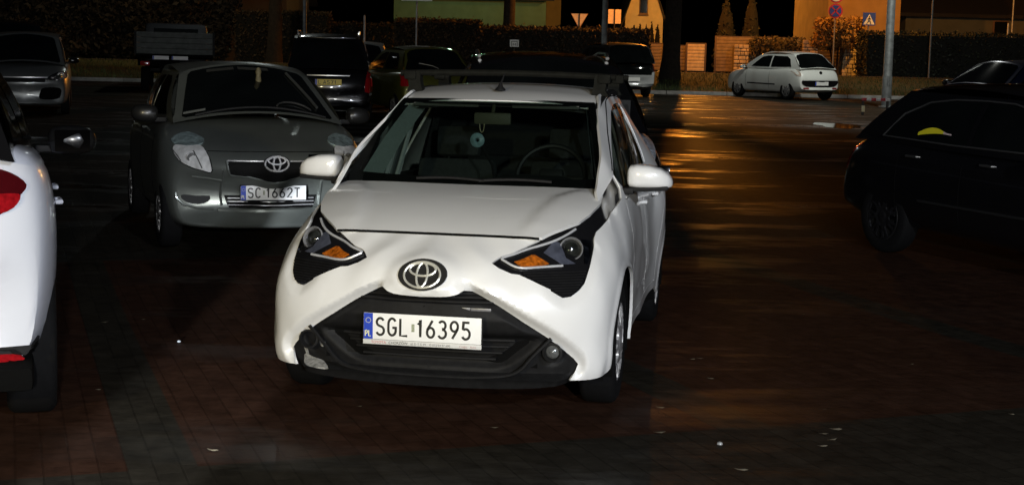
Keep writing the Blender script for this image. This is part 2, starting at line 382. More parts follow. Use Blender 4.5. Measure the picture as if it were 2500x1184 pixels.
def hood_fn(x,y):
    P=hood(x,y)
    xc=np.interp(y,[.25,.5,.76,.98],[.335,.372,.425,.53]); w=np.clip((np.abs(x)-xc)/.07,0,1); P[...,2]+=.012*w*w*(3-2*w)*np.clip((y-.25)/.12,0,1)*np.clip((1.02-y)/.15,0,1)
    P[...,2]-=.010*np.clip(1-np.abs(x)/.30,0,1)*np.clip((y-.25)/.2,0,1)*0
    return P
def ws_fn(s,t):
    b=np.stack([.672*s,.95+.085*s**2,.965+.012*s**2],-1); a=np.stack([.525*s,1.548+.085*s**2,1.394-.006*s**2],-1)
    P=b+(a-b)*t[...,None]; P[...,1]-=.035*np.sin(np.pi*t)*.8; P[...,2]+=.02*np.sin(np.pi*t)*.6; return P
def roof_fn(s,t):
    y=1.535+t*1.68; z=np.interp(t,[0,.06,.13,.28,.45,.62,.8,.92,1],[1.392,1.420,1.444,1.475,1.488,1.485,1.462,1.43,1.39]); w=np.interp(t,[0,.1,.3,.6,.85,1],[.522,.518,.520,.515,.495,.465])
    return np.stack([w*s,y+.085*s**2*np.clip(1-t*3,0,1),z-.030*np.abs(s)**2.2],-1)
def grille_fn(u,z):
    P=wrap(u,z); q=np.stack([u,z],-1); d=seg_dist(q,GR,False)
    ins=np.clip(d/.03,0,1)
    rec=.054+.006*ins*np.ones_like(u)
    s3=lambda t:np.clip(t,0,1)**2*(3-2*np.clip(t,0,1)); low=s3((.41-z)/.05)*s3((z-.23)/.05)*s3((.52+(z-.30)*1.2-u)/.12)      # lower intake
    top=np.clip((z-.535)/.02,0,1)
    mid=np.clip(1-np.abs(z-.47)/.09,0,1)**.5
    rec=rec+.045*low+.035*top-.042*mid*ins
    lip=np.clip((.225-z)/.02,0,1)*np.clip((.80-u)/.06,0,1); rec=rec*(1-lip)+(-.012)*lip
    fogr=np.clip(1-np.hypot(u-.663,(z-.331))/.075,0,1); rec=rec+.015*np.clip(fogr*3,0,1)
    P[...,1]+=rec; return P
def hubcap(parent,r=.193,name='hubcap',col=(.66,.66,.67)):
    out=[(r*math.cos(a),r*math.sin(a)) for a in np.linspace(0,2*PI,48,endpoint=False)]
    holes=[]
    for k in range(7):
        a=2*PI*k/7
        for (r0,r1,w0,w1,da) in ((.085,.168,.016,.034,0.),(.112,.166,.007,.012,PI/7)):
            c,s=math.cos(a+da),math.sin(a+da)
            holes.append(smooth_line([(c*rr-s*ww,s*rr+c*ww) for rr,ww in ((r0,-w0),(r0,w0),((r0+r1)/2,(w0+w1)*.55),(r1,w1),(r1+.004,0),(r1,-w1),((r0+r1)/2,-(w0+w1)*.55))],3,True))
    P,T=cdt(out,holes,.012)
    rr=np.hypot(P[:,0],P[:,1]); h=np.interp(rr,[0,.035,.05,.09,.165,.18,.193],[.020,.020,.012,.018,.010,.014,.0])
    V=np.stack([h,P[:,0],P[:,1]],-1); a=V[T[:,1]]-V[T[:,0]]; b=V[T[:,2]]-V[T[:,0]]
    if np.cross(a,b)[:,0].sum()<0: T=T[:,::-1]
    o=mesh_obj(name,V,T,mat('hubcap_%d'%int(col[0]*1000),col,.38,.55,coat=.4,noise=.15,nscale=30,dirt=[c*.55 for c in col]),parent); add_rim(o,.012); return o
def wheel(parent,x,y,z,R,w,side,rim_r,hub=True,name='wheel',steer=0.,rimcol=(.66,.66,.67)):
    """side=+1: outer face towards +x"""
    t=MB(); hw=w/2
    t.lathe([(rim_r,-hw),(rim_r+.015,-hw-.004),(R-.03,-hw-.002),(R-.008,-hw+.012),(R,-hw+.03),(R,hw-.03),(R-.008,hw-.012),(R-.03,hw+.002),(rim_r+.015,hw+.004),(rim_r,hw),(rim_r-.012,hw-.02),(rim_r-.012,-hw)],'X',seg=44,closed=True)
    e=empty(name,(x,y,z),PI if side<0 else 0.); e.rotation_euler=(0,0,(PI if side<0 else 0)+steer); e.parent=parent
    t.build('tyre',M_RUBBER(),e)
    d=MB(); d.lathe([(.001,hw-.05),(rim_r*.98,hw-.05)],'X',seg=24); d.lathe([(rim_r-.012,hw-.055),(rim_r,hw-.004),(rim_r-.004,hw)],'X',seg=36); d.build('rim',mat('rim_dark',(.02,.02,.02),.5,noise=.3,nscale=20),e)
    if hub:
        h=hubcap(e,col=rimcol); h.location=(hw-.014,0,0); k=rim_r/.193; h.scale=(1,k,k)
    return e
def superloft(rings,name,material,parent,angle=50):
    """rings: list of closed loops with equal count"""
    n=len(rings[0]); V=[p for r in rings for p in r]; F=[]
    for i in range(len(rings)-1):
        for k in range(n): F.append((i*n+k,i*n+(k+1)%n,(i+1)*n+(k+1)%n,(i+1)*n+k))
    F.append(tuple(range(n))[::-1]); F.append(tuple((len(rings)-1)*n+k for k in range(n)))
    m=MB(); m.add(V,F); return m.build(name,material,parent,angle=angle)
def rrect(cx,cz,w,h,p=3.2,n=24):
    o=[]
    for k in range(n):
        a=2*PI*k/n; c,s=math.cos(a),math.sin(a); o.append((cx+w*math.copysign(abs(c)**(2/p),c),cz+h*math.copysign(abs(s)**(2/p),s)))
    return o
def seat(parent,x,y,col,name='seat'):
    e=empty(name,(x,y,.38)); e.parent=parent; m=mat('seat_cloth',col,.9,noise=.25,nscale=60)
    a=MB(); a.box((0,-.22,.08),(.48,.50,.15),bev=.04); a.build('cushion',m,e)
    b=MB(); b.box((0,.10,.36),(.46,.13,.62),rx=-.25,bev=.05); b.build('backrest',m,e)
    c=MB(); c.box((0,.20,.76),(.26,.09,.18),rx=-.2,bev=.035); c.tube([(-.06,.18,.62),(-.06,.2,.72)],.007,6); c.tube([(.06,.18,.62),(.06,.2,.72)],.007,6); c.build('headrest',m,e)
    return e
def steering_wheel(parent,loc,tilt=-.45):
    m=MB(); pts=[(.18*math.cos(a),0,.18*math.sin(a)) for a in np.linspace(0,2*PI,32,endpoint=False)]; m.tube(pts,.014,8,closed=True)
    m.box((0,.01,0),(.13,.05,.10),bev=.02); m.box((-.11,.005,0),(.14,.02,.03),bev=.008); m.box((.11,.005,0),(.14,.02,.03),bev=.008); m.box((0,.005,-.10),(.03,.02,.14),bev=.008)
    o=m.build('steering_wheel',mat('wheel_leather',(.010,.010,.010),.6,noise=.2,nscale=40),parent); o.location=loc; o.rotation_euler=(tilt,0,0); return o
def white_hatchback():
    root=empty('white_hatchback',(-.379,5.876,0),-.1756)
    tag(root,'white small hatchback with black X shaped front, amber indicators and plate SGL 16395','car')
    W=M_WHITE(); BG=M_BLACKG(); BP=M_BLACKP(); GRL=M_GRILLE()
    # ---- painted shell
    zc=np.linspace(.807,.569,40); cen=[(uc(z)+.0004,z) for z in zc]
    rear=[(uy(3.38,z),z) for z in (.30,.45,.6,.75,.9)]+[(uy(3.33,.97),.97),(uy(3.21,1.1),1.1),(uy(3.08,1.22),1.22),(uy(2.96,1.36),1.36),(uy(2.88,1.41),1.41)]
    rail=[(uy(y,1.452),1.452) for y in (2.7,2.4,2.1)]
    out=BEAK+GR+[(.93,.200),(1.064,.207),(1.10,.216),(1.125,.232)]+FA+[(uy(1.1,.29),.29),(uy(1.8,.285),.285),(uy(2.6,.29),.29)]+RA+rear+rail+PIL[::-1]+[(1.419,.937)]+NOTCH+LAMP_OUT+[(.483,.741),(.647,.776),(.745,.802),(uc(.807)+.4,.805)]+cen[:-1]+[(uc(.569)+.0004,.569)]
    def D(y,z): return (uy(y,z),z)
    fd=[D(1.13,.335),D(1.085,.45),D(1.07,.6),D(1.08,.75),D(1.10,.86),(1.90,.925),(2.0,.928),(2.3,.945),D(2.0,.955),D(2.02,.8),D(2.02,.6),D(2.0,.335)]
    rd=[D(2.02,.335),D(2.04,.6),D(2.04,.8),D(2.02,.957),(3.0,.99),D(2.55,1.0),D(2.62,.92),D(2.72,.8),D(2.66,.68),D(2.58,.5),D(2.53,.335)]
    def shrink(poly,k):   # a panel 3 mm smaller than its opening leaves the shut line
        c=np.mean(poly,0); return [tuple(np.array(p)-(np.array(p)-c)/np.linalg.norm(np.array(p)-c)*k) for p in poly]
    G0=np.array(resample(GR[1:-2],.012,False)); dG=np.gradient(G0,axis=0); nG=np.stack([-dG[:,1],dG[:,0]],-1); nG/=np.linalg.norm(nG,axis=1)[:,None]
    off=np.interp(G0[:,0],[.2,.5,1.0],[.035,.052,.085]); C0=G0+nG*off[:,None]
    if C0[len(C0)//2,1]<G0[len(C0)//2,1]: C0=G0-nG*off[:,None]
    ex=[[tuple(q) for q in C0 if .245<q[0]<1.0]]
    panel('body',out,body_fn,W,root,holes=[WIN,fd,rd],step=.016,gstep=(.017,.017),rim=.014,both=True,extra=ex)
    sm=MB(); q=[hood_fn(np.array([x]),np.array([.262]))[0] for x in np.linspace(-.46,.46,25)]; sm.tube([(v[0],v[1]-.013+(abs(v[0])/.46)**4*.004,v[2]-.004) for v in q],.0055,6); sm.build('bonnet_gap',M_UNDER(),root)
    for mir in (False,True):
        for nm,ol in (('front_door',fd),('rear_door',rd)):
            d=panel(nm,shrink(ol,.005),body_fn,W,root,step=.03,rim=.012,mirror=mir)
            sx=-1 if mir else 1
            hy=1.86 if nm=='front_door' else 2.48; hx=float(wrap(np.array([hy+.78]),np.array([.86]))[0,0])+.006
            h=MB(); h.tube([(sx*hx,hy-.10,.86),(sx*(hx+.022),hy-.08,.862),(sx*(hx+.024),hy+.06,.862),(sx*hx,hy+.09,.862)],[.008,.012,.012,.008],8); h.build('handle',W,d)
        # glass
        g=panel('side_window',WIN,wrap,glass_mat('tinted_glass',(.35,.38,.37)),root,step=.04,offset=-.006,mirror=mir)
        b=panel('pillar_trim',[(uy(2.0,.96),.96),(uy(2.08,.96),.96),(uy(2.10,1.385),1.385),(uy(2.02,1.385),1.385)],wrap,BG,root,offset=-.002,mirror=mir)
        # ---- lamp unit
        full=LAMP_OUT[::-1]+[ ]  # tip ... up to mirror base
        lo=LAMP_TOP+NOTCH+LAMP_OUT
        hl=panel('headlight',lo,lambda u,z:wrap(u,z),BG,root,step=.02,offset=-.007,rim=.03,mirror=mir)
        if not mir: hl['label']='brighter headlight on the driver side with polished reflector'
        sx=-1 if mir else 1
        def wp(u,z,off=0.):
            p=wrap(np.array([u]),np.array([z]))[0]; q=wrap(np.array([u+.01,u]),np.array([z,z+.01])); n=np.cross(q[0]-p,q[1]-p); n/=np.linalg.norm(n); n=n if n[1]<0 else -n
            p=p+n*off; return (sx*p[0],p[1],p[2])
        ch=MB(); ln=smooth_line([(1.03,.838),(.915,.813),(.755,.783),(.60,.757),(.483,.733),(.465,.728)],4)[:-1]+smooth_line([(.462,.724),(.50,.700),(.545,.692),(.66,.694),(.80,.698)],4)
        ch.tube([wp(u,z,.001) for u,z in ln],.0058,6); ch.build('light_strip',mat('lamp_trim',(.62,.63,.66),.3,.3,coat=.5,noise=.05,nscale=60),hl)
        orr=[(.517,.716),(.640,.742),(.662,.742),(.722,.707),(.690,.700),(.540,.696)]
        panel('indicator',orr,wrap,M_ORANGE(),hl,step=.012,offset=.001,rim=.004,mirror=mir)
        p0=Vector(wp(.915,.762,.002)); nn=(Vector(wp(.915,.762,.02))-p0).normalized(); nf=(nn*.55+Vector((0,-.8,0))).normalized()
        R=nf.to_track_quat('Y','Z').to_matrix()
        pr=MB(); pr.lathe([(.050,-.012),(.0525,.004),(.048,.008),(.044,.0),(.043,-.012)],'Y',seg=32); pr.v=[tuple(p0+R@Vector(v)) for v in pr.v]; pr.build('bezel',mat('bezel_silver',(.6,.6,.62),.2,.7),hl)
        le=MB(); le.lathe([(.0005,.016),(.015,.0145),(.028,.009),(.036,.0),(.043,-.010)],'Y',seg=32); le.v=[tuple(p0+R@Vector(v)) for v in le.v]; le.build('lens',mat('projector_lens',(.02,.022,.02),.04,.35,coat=1.,noise=.6,nscale=40),hl)
        rf=[(1.035,.80),(1.115,.79),(1.06,.745),(.985,.70),(.965,.702),(1.0,.745)]
        panel('reflector',rf,wrap,facet_mat('lamp_reflector',(.55,.6,.7),16.,.2),hl,step=.02,offset=-.001,mirror=mir)
        rf2=[(.72,.752),(.83,.80),(.86,.79),(.85,.73),(.90,.705),(.80,.704)]
        panel('reflector',rf2,wrap,mat('lamp_inner',(.10,.11,.15),.2,.4,coat=.4,noise=.3,nscale=30),hl,step=.02,offset=-.003,mirror=mir)
        lv=MB()
        for i in range(9):
            z=.588+i*.0105
            ua=np.interp(z,[.571,.612,.665,.69],[.74,.646,.53,.50])+.016; ub=np.interp(z,[.571,.594,.662,.70],[.80,.844,.952,.995])-.016
            if ub-ua>.03: lv.tube([wp(u,z,.0) for u in np.linspace(ua,ub,10)],.0036,5)
        lv.build('louvre',BP,hl)
        # wheels, liners
        for yc in (.705,3.045):
            wheel(root,sx*.7035,yc,.2895,.2895,.165,sx,.193,steer=0.)
            l=MB(); pr2=[]
            for xx in (.56,.79):
                pr2.append([(sx*xx,yc+.348*math.cos(a),.29+.348*math.sin(a)) for a in np.linspace(-.3,PI+.3,18)])
            l.add(pr2[0]+pr2[1],[(k,k+1,18+k+1,18+k) for k in range(17)]); l.build('wheel_arch',M_UNDER(),root)
        # mirror
        mr=[]
        for x,cy,w,cz,h in ((.752,1.235,.058,1.034,.038),(.765,1.235,.078,1.036,.055),(.80,1.235,.084,1.037,.060),(.86,1.238,.084,1.035,.058),(.915,1.244,.078,1.028,.050),(.95,1.252,.062,1.018,.038),(.968,1.26,.040,1.008,.024),(.974,1.264,.015,1.004,.010)):
            mr.append([(sx*x,b,c) for b,c in rrect(cy,cz,w,h,3.4)])
        mo=superloft(mr,'wing_mirror',W,root)
        mb=MB(); mb.box((sx*.855,1.24,.975),(.20,.13,.022),rz=0,ry=-sx*.06,bev=.008); mb.box((sx*.735,1.22,.962),(.10,.10,.035),bev=.012); mb.build('mirror_arm',BP,mo)
        gl=MB(); gl.box((sx*.86,1.322,1.035),(.19,.006,.10),bev=.003); gl.build('mirror_glass',mat('mirror_face',(.10,.10,.11),.04,1.,noise=.03,nscale=5),mo)
    # ---- bonnet, screen, roof
    hb=HOODB; P,T=cdt(hb,[],.025,(.03,.03)); 
    panel('bonnet',hb,hood_fn,W,root,step=.025,rim=.016,both=True)
    n=30;m=16; s,t=np.meshgrid(np.linspace(-1.0,1.0,n),np.linspace(0,1,m))
    G=ws_fn(s.ravel(),t.ravel()); F=[(j*n+i,j*n+i+1,(j+1)*n+i+1,(j+1)*n+i) for j in range(m-1) for i in range(n-1)]
    scr=mesh_obj('windscreen',G,F,glass_mat('screen_glass',(.40,.46,.43)),root)
    fr=MB(); a=lambda ss,tt:ws_fn(np.array([ss]),np.array([tt]))[0]-np.array([0,-.004,.004])
    ring_o=[(-1.0,-.02),(1.0,-.02),(1.0,1.02),(-1.0,1.02)]; ring_i=[(-.925,.115),(.925,.115),(.93,.945),(-.93,.945)]
    Pf,Tf=cdt(ring_o,[smooth_line([(-.93,.13),(-.9,.115),(-.5,.11),(.5,.11),(.9,.115),(.93,.13),(.935,.5),(.93,.92),(.9,.945),(.5,.95),(-.5,.95),(-.9,.945),(-.93,.92),(-.935,.5)],3,True)],.06)
    Gf=ws_fn(Pf[:,0],Pf[:,1])+np.array([0,.004,-.004]); mesh_obj('frit_border',Gf,Tf,BP,scr)
    wv=MB()
    for x0,x1 in ((-.42,.10),(.06,.60)):
        q=[ws_fn(np.array([x0+(x1-x0)*k/8]),np.array([.055+.02*math.sin(k/8*PI)]))[0]+np.array([0,-.012,.012]) for k in range(9)]; wv.tube(q,.008,6)
    wv.build('wiper',BP,scr)
    cw=MB(); q=[[(.66*x,yy+.08*x*x,zz) for x in np.linspace(-1,1,15)] for yy,zz in ((.91,.955),(.99,.968))]; cw.add(q[0]+q[1],[(i,i+1,16+i,15+i) for i in range(14)]); cw.build('cowl',BP,root)
    n=28;m=26; s,t=np.meshgrid(np.linspace(-1,1,n),np.linspace(0,1,m)); G=roof_fn(s.ravel(),t.ravel()); F=[(j*n+i,j*n+i+1,(j+1)*n+i+1,(j+1)*n+i) for j in range(m-1) for i in range(n-1)]
    rf=mesh_obj('roof',G,F,W,root); add_rim(rf,.012)
    dt=MB()
    for sx in (-1,1):
        q=[roof_fn(np.array([sx*1.025]),np.array([t]))[0]+np.array([0,0,-.016]) for t in np.linspace(0,1,20)]; dt.tube(q,.022,6)
    dt.build('roof_ditch',BP,root)
    an=MB(); an.lathe([(.03,0),(.028,.008),(.014,.022),(.008,.04),(.001,.042)],c=(0,1.70,1.443),seg=16); an.tube([(0,1.70,1.475),(.008,1.72,1.505),(.014,1.74,1.535)],[.007,.005,.004],6); an.build('aerial',BP,root)
    # ---- tail (faces away)
    zz=[.30,.45,.6,.75,.9,.97,1.1,1.22,1.36,1.385]; yy=[3.38,3.38,3.38,3.38,3.36,3.33,3.21,3.08,2.96,2.93]; V=[];nx=13
    for z,y in zip(zz,yy):
        w=float(wrap(np.array([uy(y,z)]),np.array([z]))[0,0]) if z<1.38 else .50
        for x in np.linspace(-1,1,nx): V.append((w*x,y+.09*(1-abs(x)**3)+ (0.16 if z>1.3 else 0)*(1-abs(x)**3),z))
    mesh_obj('tailgate',V,[(j*nx+i+1,j*nx+i,(j+1)*nx+i,(j+1)*nx+i+1) for j in range(len(zz)-1) for i in range(nx-1)],W,root)
    V2=[(v[0]*.86,v[1]+.004+.05*0,v[2]) for v in V[5*nx:9*nx]]; mesh_obj('rear_window',[(a,b+.006,c) for a,b,c in V2],[(j*nx+i+1,j*nx+i,(j+1)*nx+i,(j+1)*nx+i+1) for j in range(3) for i in range(nx-1)],M_DARKGLASS(),root)
    for sx in (-1,1):
        tl=MB(); tl.box((sx*.66,3.40,.84),(.12,.10,.34),rz=-sx*.5,bev=.03); tl.build('rear_light',M_RED(),root)
    # ---- front opening, badge, plate
    g2=[(uc(.615)+.0004,.615),(.202,.612)]+[(a+.006,b+.004) for a,b in GR[1:]]+[(.86,.20),(.78,.178),(.6,.164),(.45,.158),(.3,.156),(uc(.155)+.0004,.155)]+[(uc(z)+.0004,z) for z in np.linspace(.17,.60,40)]
    gp=panel('grille',g2,grille_fn,BP,root,step=.011,both=True,offset=-.004,rim=.02)
    sl=MB()
    for z,half,dy in ((.596,.20,.062),(.578,.24,.066),(.560,.28,.066),(.542,.31,.052),(.375,.42,.068),(.345,.39,.074),(.315,.36,.078),(.285,.33,.078)):
        us=np.linspace(0,half+.02,9); q=[wrap(np.array([u+uc(z)*(1-u/.5 if u<.5 else 0)]),np.array([z]))[0] for u in us]; q=[(max(0,p[0]),p[1]+dy,p[2]) for p in q]
        sl.tube([(-p[0],p[1],p[2]) for p in q[:0:-1]]+q,.007,6)
    sl.build('grille_slat',BP,gp)
    bars=MB()
    for x0,x1 in ((.03,.115),(.118,.20),(.203,.29)): bars.box(((x0+x1)/2,.052+.05*((x0+x1)/2)**2,.514),((x1-x0),.006,.012),rz=.05,bev=.001)
    bars.build('reflective_strip',mat('bar_grey',(.22,.22,.23),.35,.3,noise=.2,nscale=60),gp)
    for sx in (-1,1):
        fb=MB(); q=[(.648,.392,.004),(.60,.352,.004),(.55,.30,-.004),(.525,.262,-.012),(.49,.235,-.020),(.44,.222,-.022),(.36,.215,-.024),(.2,.208,-.026),(.0,.206,-.028)]
        pts=[]
        for u,z,o in q:
            p=wrap(np.array([u+uc(z)*(1-u/.5 if u<.5 else 0)]),np.array([z]))[0]; pts.append((sx*max(0,p[0]),p[1]+.018+o*.5,p[2]))
        fb.tube(smooth_line(pts,4),.0085,6); fb.build('lower_lip',BP,gp)
        p=wrap(np.array([.663]),np.array([.331]))[0]; fg=MB(); fg.lathe([(.040,.0),(.044,-.010),(.036,-.012),(.030,.004),(.028,.010)],'Y',c=(sx*p[0],p[1]+.024,p[2]),seg=24); fl=fg.build('fog_light',BP,gp)
        if sx>0: lz=MB(); lz.lathe([(.0005,-.008),(.018,-.004),(.029,.006)],'Y',c=(sx*p[0],p[1]+.024,p[2]),seg=20); lz.build('lens',mat('fog_lens',(.25,.26,.26),.1,.6,coat=1.,noise=.4,nscale=70),fl)
    sc=mat('bare_scuff',(.26,.26,.25),.7,noise=.5,nscale=60)
    for ol in ([(.575,.316),(.605,.322),(.622,.308),(.607,.292),(.58,.298)],[(.716,.287),(.735,.283),(.728,.255),(.738,.242),(.715,.236),(.705,.262)],[(.745,.243),(.715,.247),(.67,.236),(.62,.224),(.575,.206),(.60,.200),(.66,.202),(.71,.206),(.75,.218)]):
        panel('paint_scuff',smooth_line(ol,4,True),grille_fn,sc,root,step=.012,offset=.001,mirror=True)
    zz_=np.linspace(.58,.74,33); yy_=np.array([body_fn(np.array([uc(z)]),np.array([z]))[0,1] for z in zz_]); sl_=np.polyfit(zz_[8:28],yy_[8:28],1)
    bd=MB(); fn=lambda a,c:(a,float(np.polyval(sl_,c))+.30*a*a-.012,c)
    el=[(.107*math.cos(a),.663+.064*math.sin(a)) for a in np.linspace(0,2*PI,48,endpoint=False)]
    bd.prism(el,0,.012,lambda a,c,h:(a,fn(a,c)[1]+.010-h,c)); b0=bd.build('badge',mat('badge_black',(.006,.006,.006),.5),root)
    er=MB(); emblem_rings(er,0,.663,.079,.052,lambda a,c:(a,fn(a,c)[1]-.005,c),.0052); er.build('emblem',mat('badge_chrome',(.80,.79,.70),.25,.5,noise=.08,nscale=30),b0)
    pl=number_plate(root,(0,.006,.428),(.0,0,0),'SGL','16395')
    h=MB(); h.box((0,-.001,-.0685),(.524,.006,.021),bev=.002); hs=h.build('holder_strip',mat('strip_grey',(.62,.62,.60),.4,noise=.05,nscale=30),pl)
    text_mesh('dealer_text','TOYOTA',.016,mat('ink_red',(.5,.10,.10),.5),hs,(-.225,-.0045,-.0742),(PI/2,0,0),.0003)
    text_mesh('dealer_text','CHORZÓW',.016,M_INK(),hs,(-.148,-.0045,-.0742),(PI/2,0,0),.0003)
    text_mesh('dealer_text','ul. D T Ś 59    © 032/34 97 600',.0135,mat('ink_grey',(.12,.12,.13),.5),hs,(-.050,-.0045,-.0738),(PI/2,0,0),.0003)
    text_mesh('dealer_text','Czajka · Auto',.0135,mat('ink_red2',(.4,.22,.22),.5),hs,(.165,-.0045,-.0738),(PI/2,0,0),.0003)
    for sx in (-1,1):
        q=[wrap(np.array([u]),np.array([z]))[0] for u,z in smooth_line([(1.80,1.065),(1.86,1.10),(1.994,1.180),(2.17,1.282),(2.40,1.392),(2.56,1.418),(2.9,1.425),(3.2,1.41)],4)]
        dl=MB(); dl.tube([(sx*(v[0]+.001),v[1]-.002,v[2]) for v in q],.0035,5); dl.build('frame_gap',M_UNDER(),root)
    # ---- underside and cabin
    ub=MB(); ub.box((0,1.85,.42),(1.08,3.0,.44)); ub.box((0,.50,.45),(.96,.66,.40)); ub.box((0,1.85,.24),(1.3,1.5,.10)); ub.build('floor_pan',M_UNDER(),root,smooth=False)
    ds=MB(); V=[];k=11
    for yy_,zz_,ww in ((.97,.945,.655),(1.06,.972,.665),(1.25,.985,.675),(1.38,.965,.68),(1.42,.85,.68),(1.45,.6,.68)):
        for x in np.linspace(-1,1,k): V.append((x*ww,yy_+.06*x*x,zz_+(.035 if zz_>.95 and yy_>1.1 and .2<x<.8 else 0)))
    ds.add(V,[(j*k+i,j*k+i+1,(j+1)*k+i+1,(j+1)*k+i) for j in range(5) for i in range(k-1)]); ds.build('dashboard',mat('dash_plastic',(.02,.021,.021),.75,noise=.2,nscale=80),root)
    cl=MB(); cl.box((0,3.0,1.12),(1.16,.03,.56),rx=-.25)
    for sx in (-1,1): cl.box((sx*.70,2.0,.62),(.05,1.9,.64)); cl.box((sx*.60,2.82,1.14),(.04,.36,.46),ry=-sx*.22)
    cl.build('cabin_lining',mat('lining_dark',(.018,.019,.019),.9,noise=.2,nscale=50),root,smooth=False)
    steering_wheel(root,(.33,1.42,1.00))
    seat(root,-.33,2.0,(.028,.030,.030)); seat(root,.33,2.0,(.028,.030,.030))
    rs=MB(); rs.box((0,2.92,.78),(1.1,.16,.5),rx=-.2,bev=.05); rs.box((0,2.6,.5),(1.1,.5,.14),bev=.04); rs.build('rear_seat',mat('seat_cloth',(.028,.030,.030),.9),root)
    hl=MB(); n=12;m=8; s,t=np.meshgrid(np.linspace(-1,1,n),np.linspace(0,1,m)); G=roof_fn(s.ravel(),t.ravel())-np.array([0,-.03,.035]); hl.add(G,[(j*n+i,j*n+i+1,(j+1)*n+i+1,(j+1)*n+i) for j in range(m-1) for i in range(n-1)]); hl.build('headliner',mat('headliner',(.10,.10,.095),.9),root)
    trim=mat('pillar_cloth',(.23,.27,.26),.8,noise=.1,nscale=60)
    for sx in (-1,1):
        tt_=np.linspace(.10,.98,12); tr=MB()
        A=[ws_fn(np.array([sx*.905]),np.array([t]))[0]+np.array([0,.02,-.012]) for t in tt_]; B=[ws_fn(np.array([sx*.90]),np.array([t]))[0]+np.array([-sx*(.065 if sx<0 else .0),.16-.04*t,-.03]) for t in tt_]
        tr.add(A+B,[(i,i+1,13+i,12+i) for i in range(11)]); tr.build('pillar_lining',trim,root)
        for yy,xb,xt in ((1.80,.66,.54),(2.06,.665,.545)):
            bs=MB(); bs.tube([(sx*xb,yy-.02,.93),(sx*(xb+xt)/2*1.01,yy,1.14),(sx*xt,yy+.02,1.37)],[.016,.014,.012],6); bs.build('pillar_lining',mat('pillar_light',(.40,.42,.40),.7,noise=.1,nscale=60),root)
        bp=MB(); bp.box((sx*.645,2.06,1.13),(.025,.13,.46),ry=-sx*.26,bev=.01); bp.build('pillar_lining',mat('pillar_dark',(.10,.11,.11),.8,noise=.1,nscale=60),root)
    im=MB(); im.box((0,1.50,1.295),(.20,.03,.065),bev=.014); im.tube([(0,1.5,1.32),(0,1.55,1.38)],.01,6); im.build('inside_mirror',mat('mirror_back',(.06,.06,.035),.6),root)
    for sx in (-1,1):
        sv=MB(); sv.box((sx*.27,1.64,1.372),(.36,.15,.018),rx=.15,bev=.006); sv.build('sun_visor',mat('visor',(.10,.10,.09),.9),root)
    lp=MB(); lp.tube([(-.055+.012*math.cos(a),1.49,1.262+.04*math.sin(a)) for a in np.linspace(0,2*PI,24,endpoint=False)],.003,5,closed=True); lp.build('hanging_beads',mat('beads',(.3,.26,.16),.6),root)
    sc=MB(); sc.lathe([(.010,-.004),(.016,-.008),(.034,-.004),(.038,.0),(.030,.008),(.008,.010)],'Y',c=(-.04,1.30,1.188),seg=24,closed=True); ph=sc.build('phone_holder',mat('suction_cup',(.20,.31,.35),.4,noise=.2,nscale=60),root); sc=MB(); sc.tube([(-.04,1.31,1.188),(-.01,1.34,1.13),(.03,1.36,1.06),(.04,1.36,1.0)],.008,6); sc.build('arm',M_BLACKP(),ph)
    return root
def roof_rack():
    root=empty('roof_rack',(-.379,5.876,0),-.1756); tag(root,'black roof rack with two flat crossbars clamped on the white hatchback','roof rack')
    B=mat('rack_black',(.010,.010,.008),.8,spec=.08,noise=.25,nscale=30)
    for y,zt in ((1.90,1.527),(2.62,1.530)):
        b=MB(); q=[(x,y-.01+.0*x*x,zt+.012*(1-(x/.6)**2)) for x in np.linspace(-.605,.605,15)]
        b.tube(q,.019,10,flat=.9,up=(0,0,1)); bar=b.build('crossbar',B,root)
        for sx in (-1,1):
            f=MB(); f.prism([(-.045,.0),(.045,.0),(.035,-.085),(.06,-.115),(-.07,-.115),(-.05,-.06)],-.035,.035,lambda a,c,h:(sx*(.525+a*.75),y+h,zt+c+.012)); f.box((sx*.545,y,zt-.01),(.07,.10,.05),bev=.012); f.build('foot',B,bar)
    return root
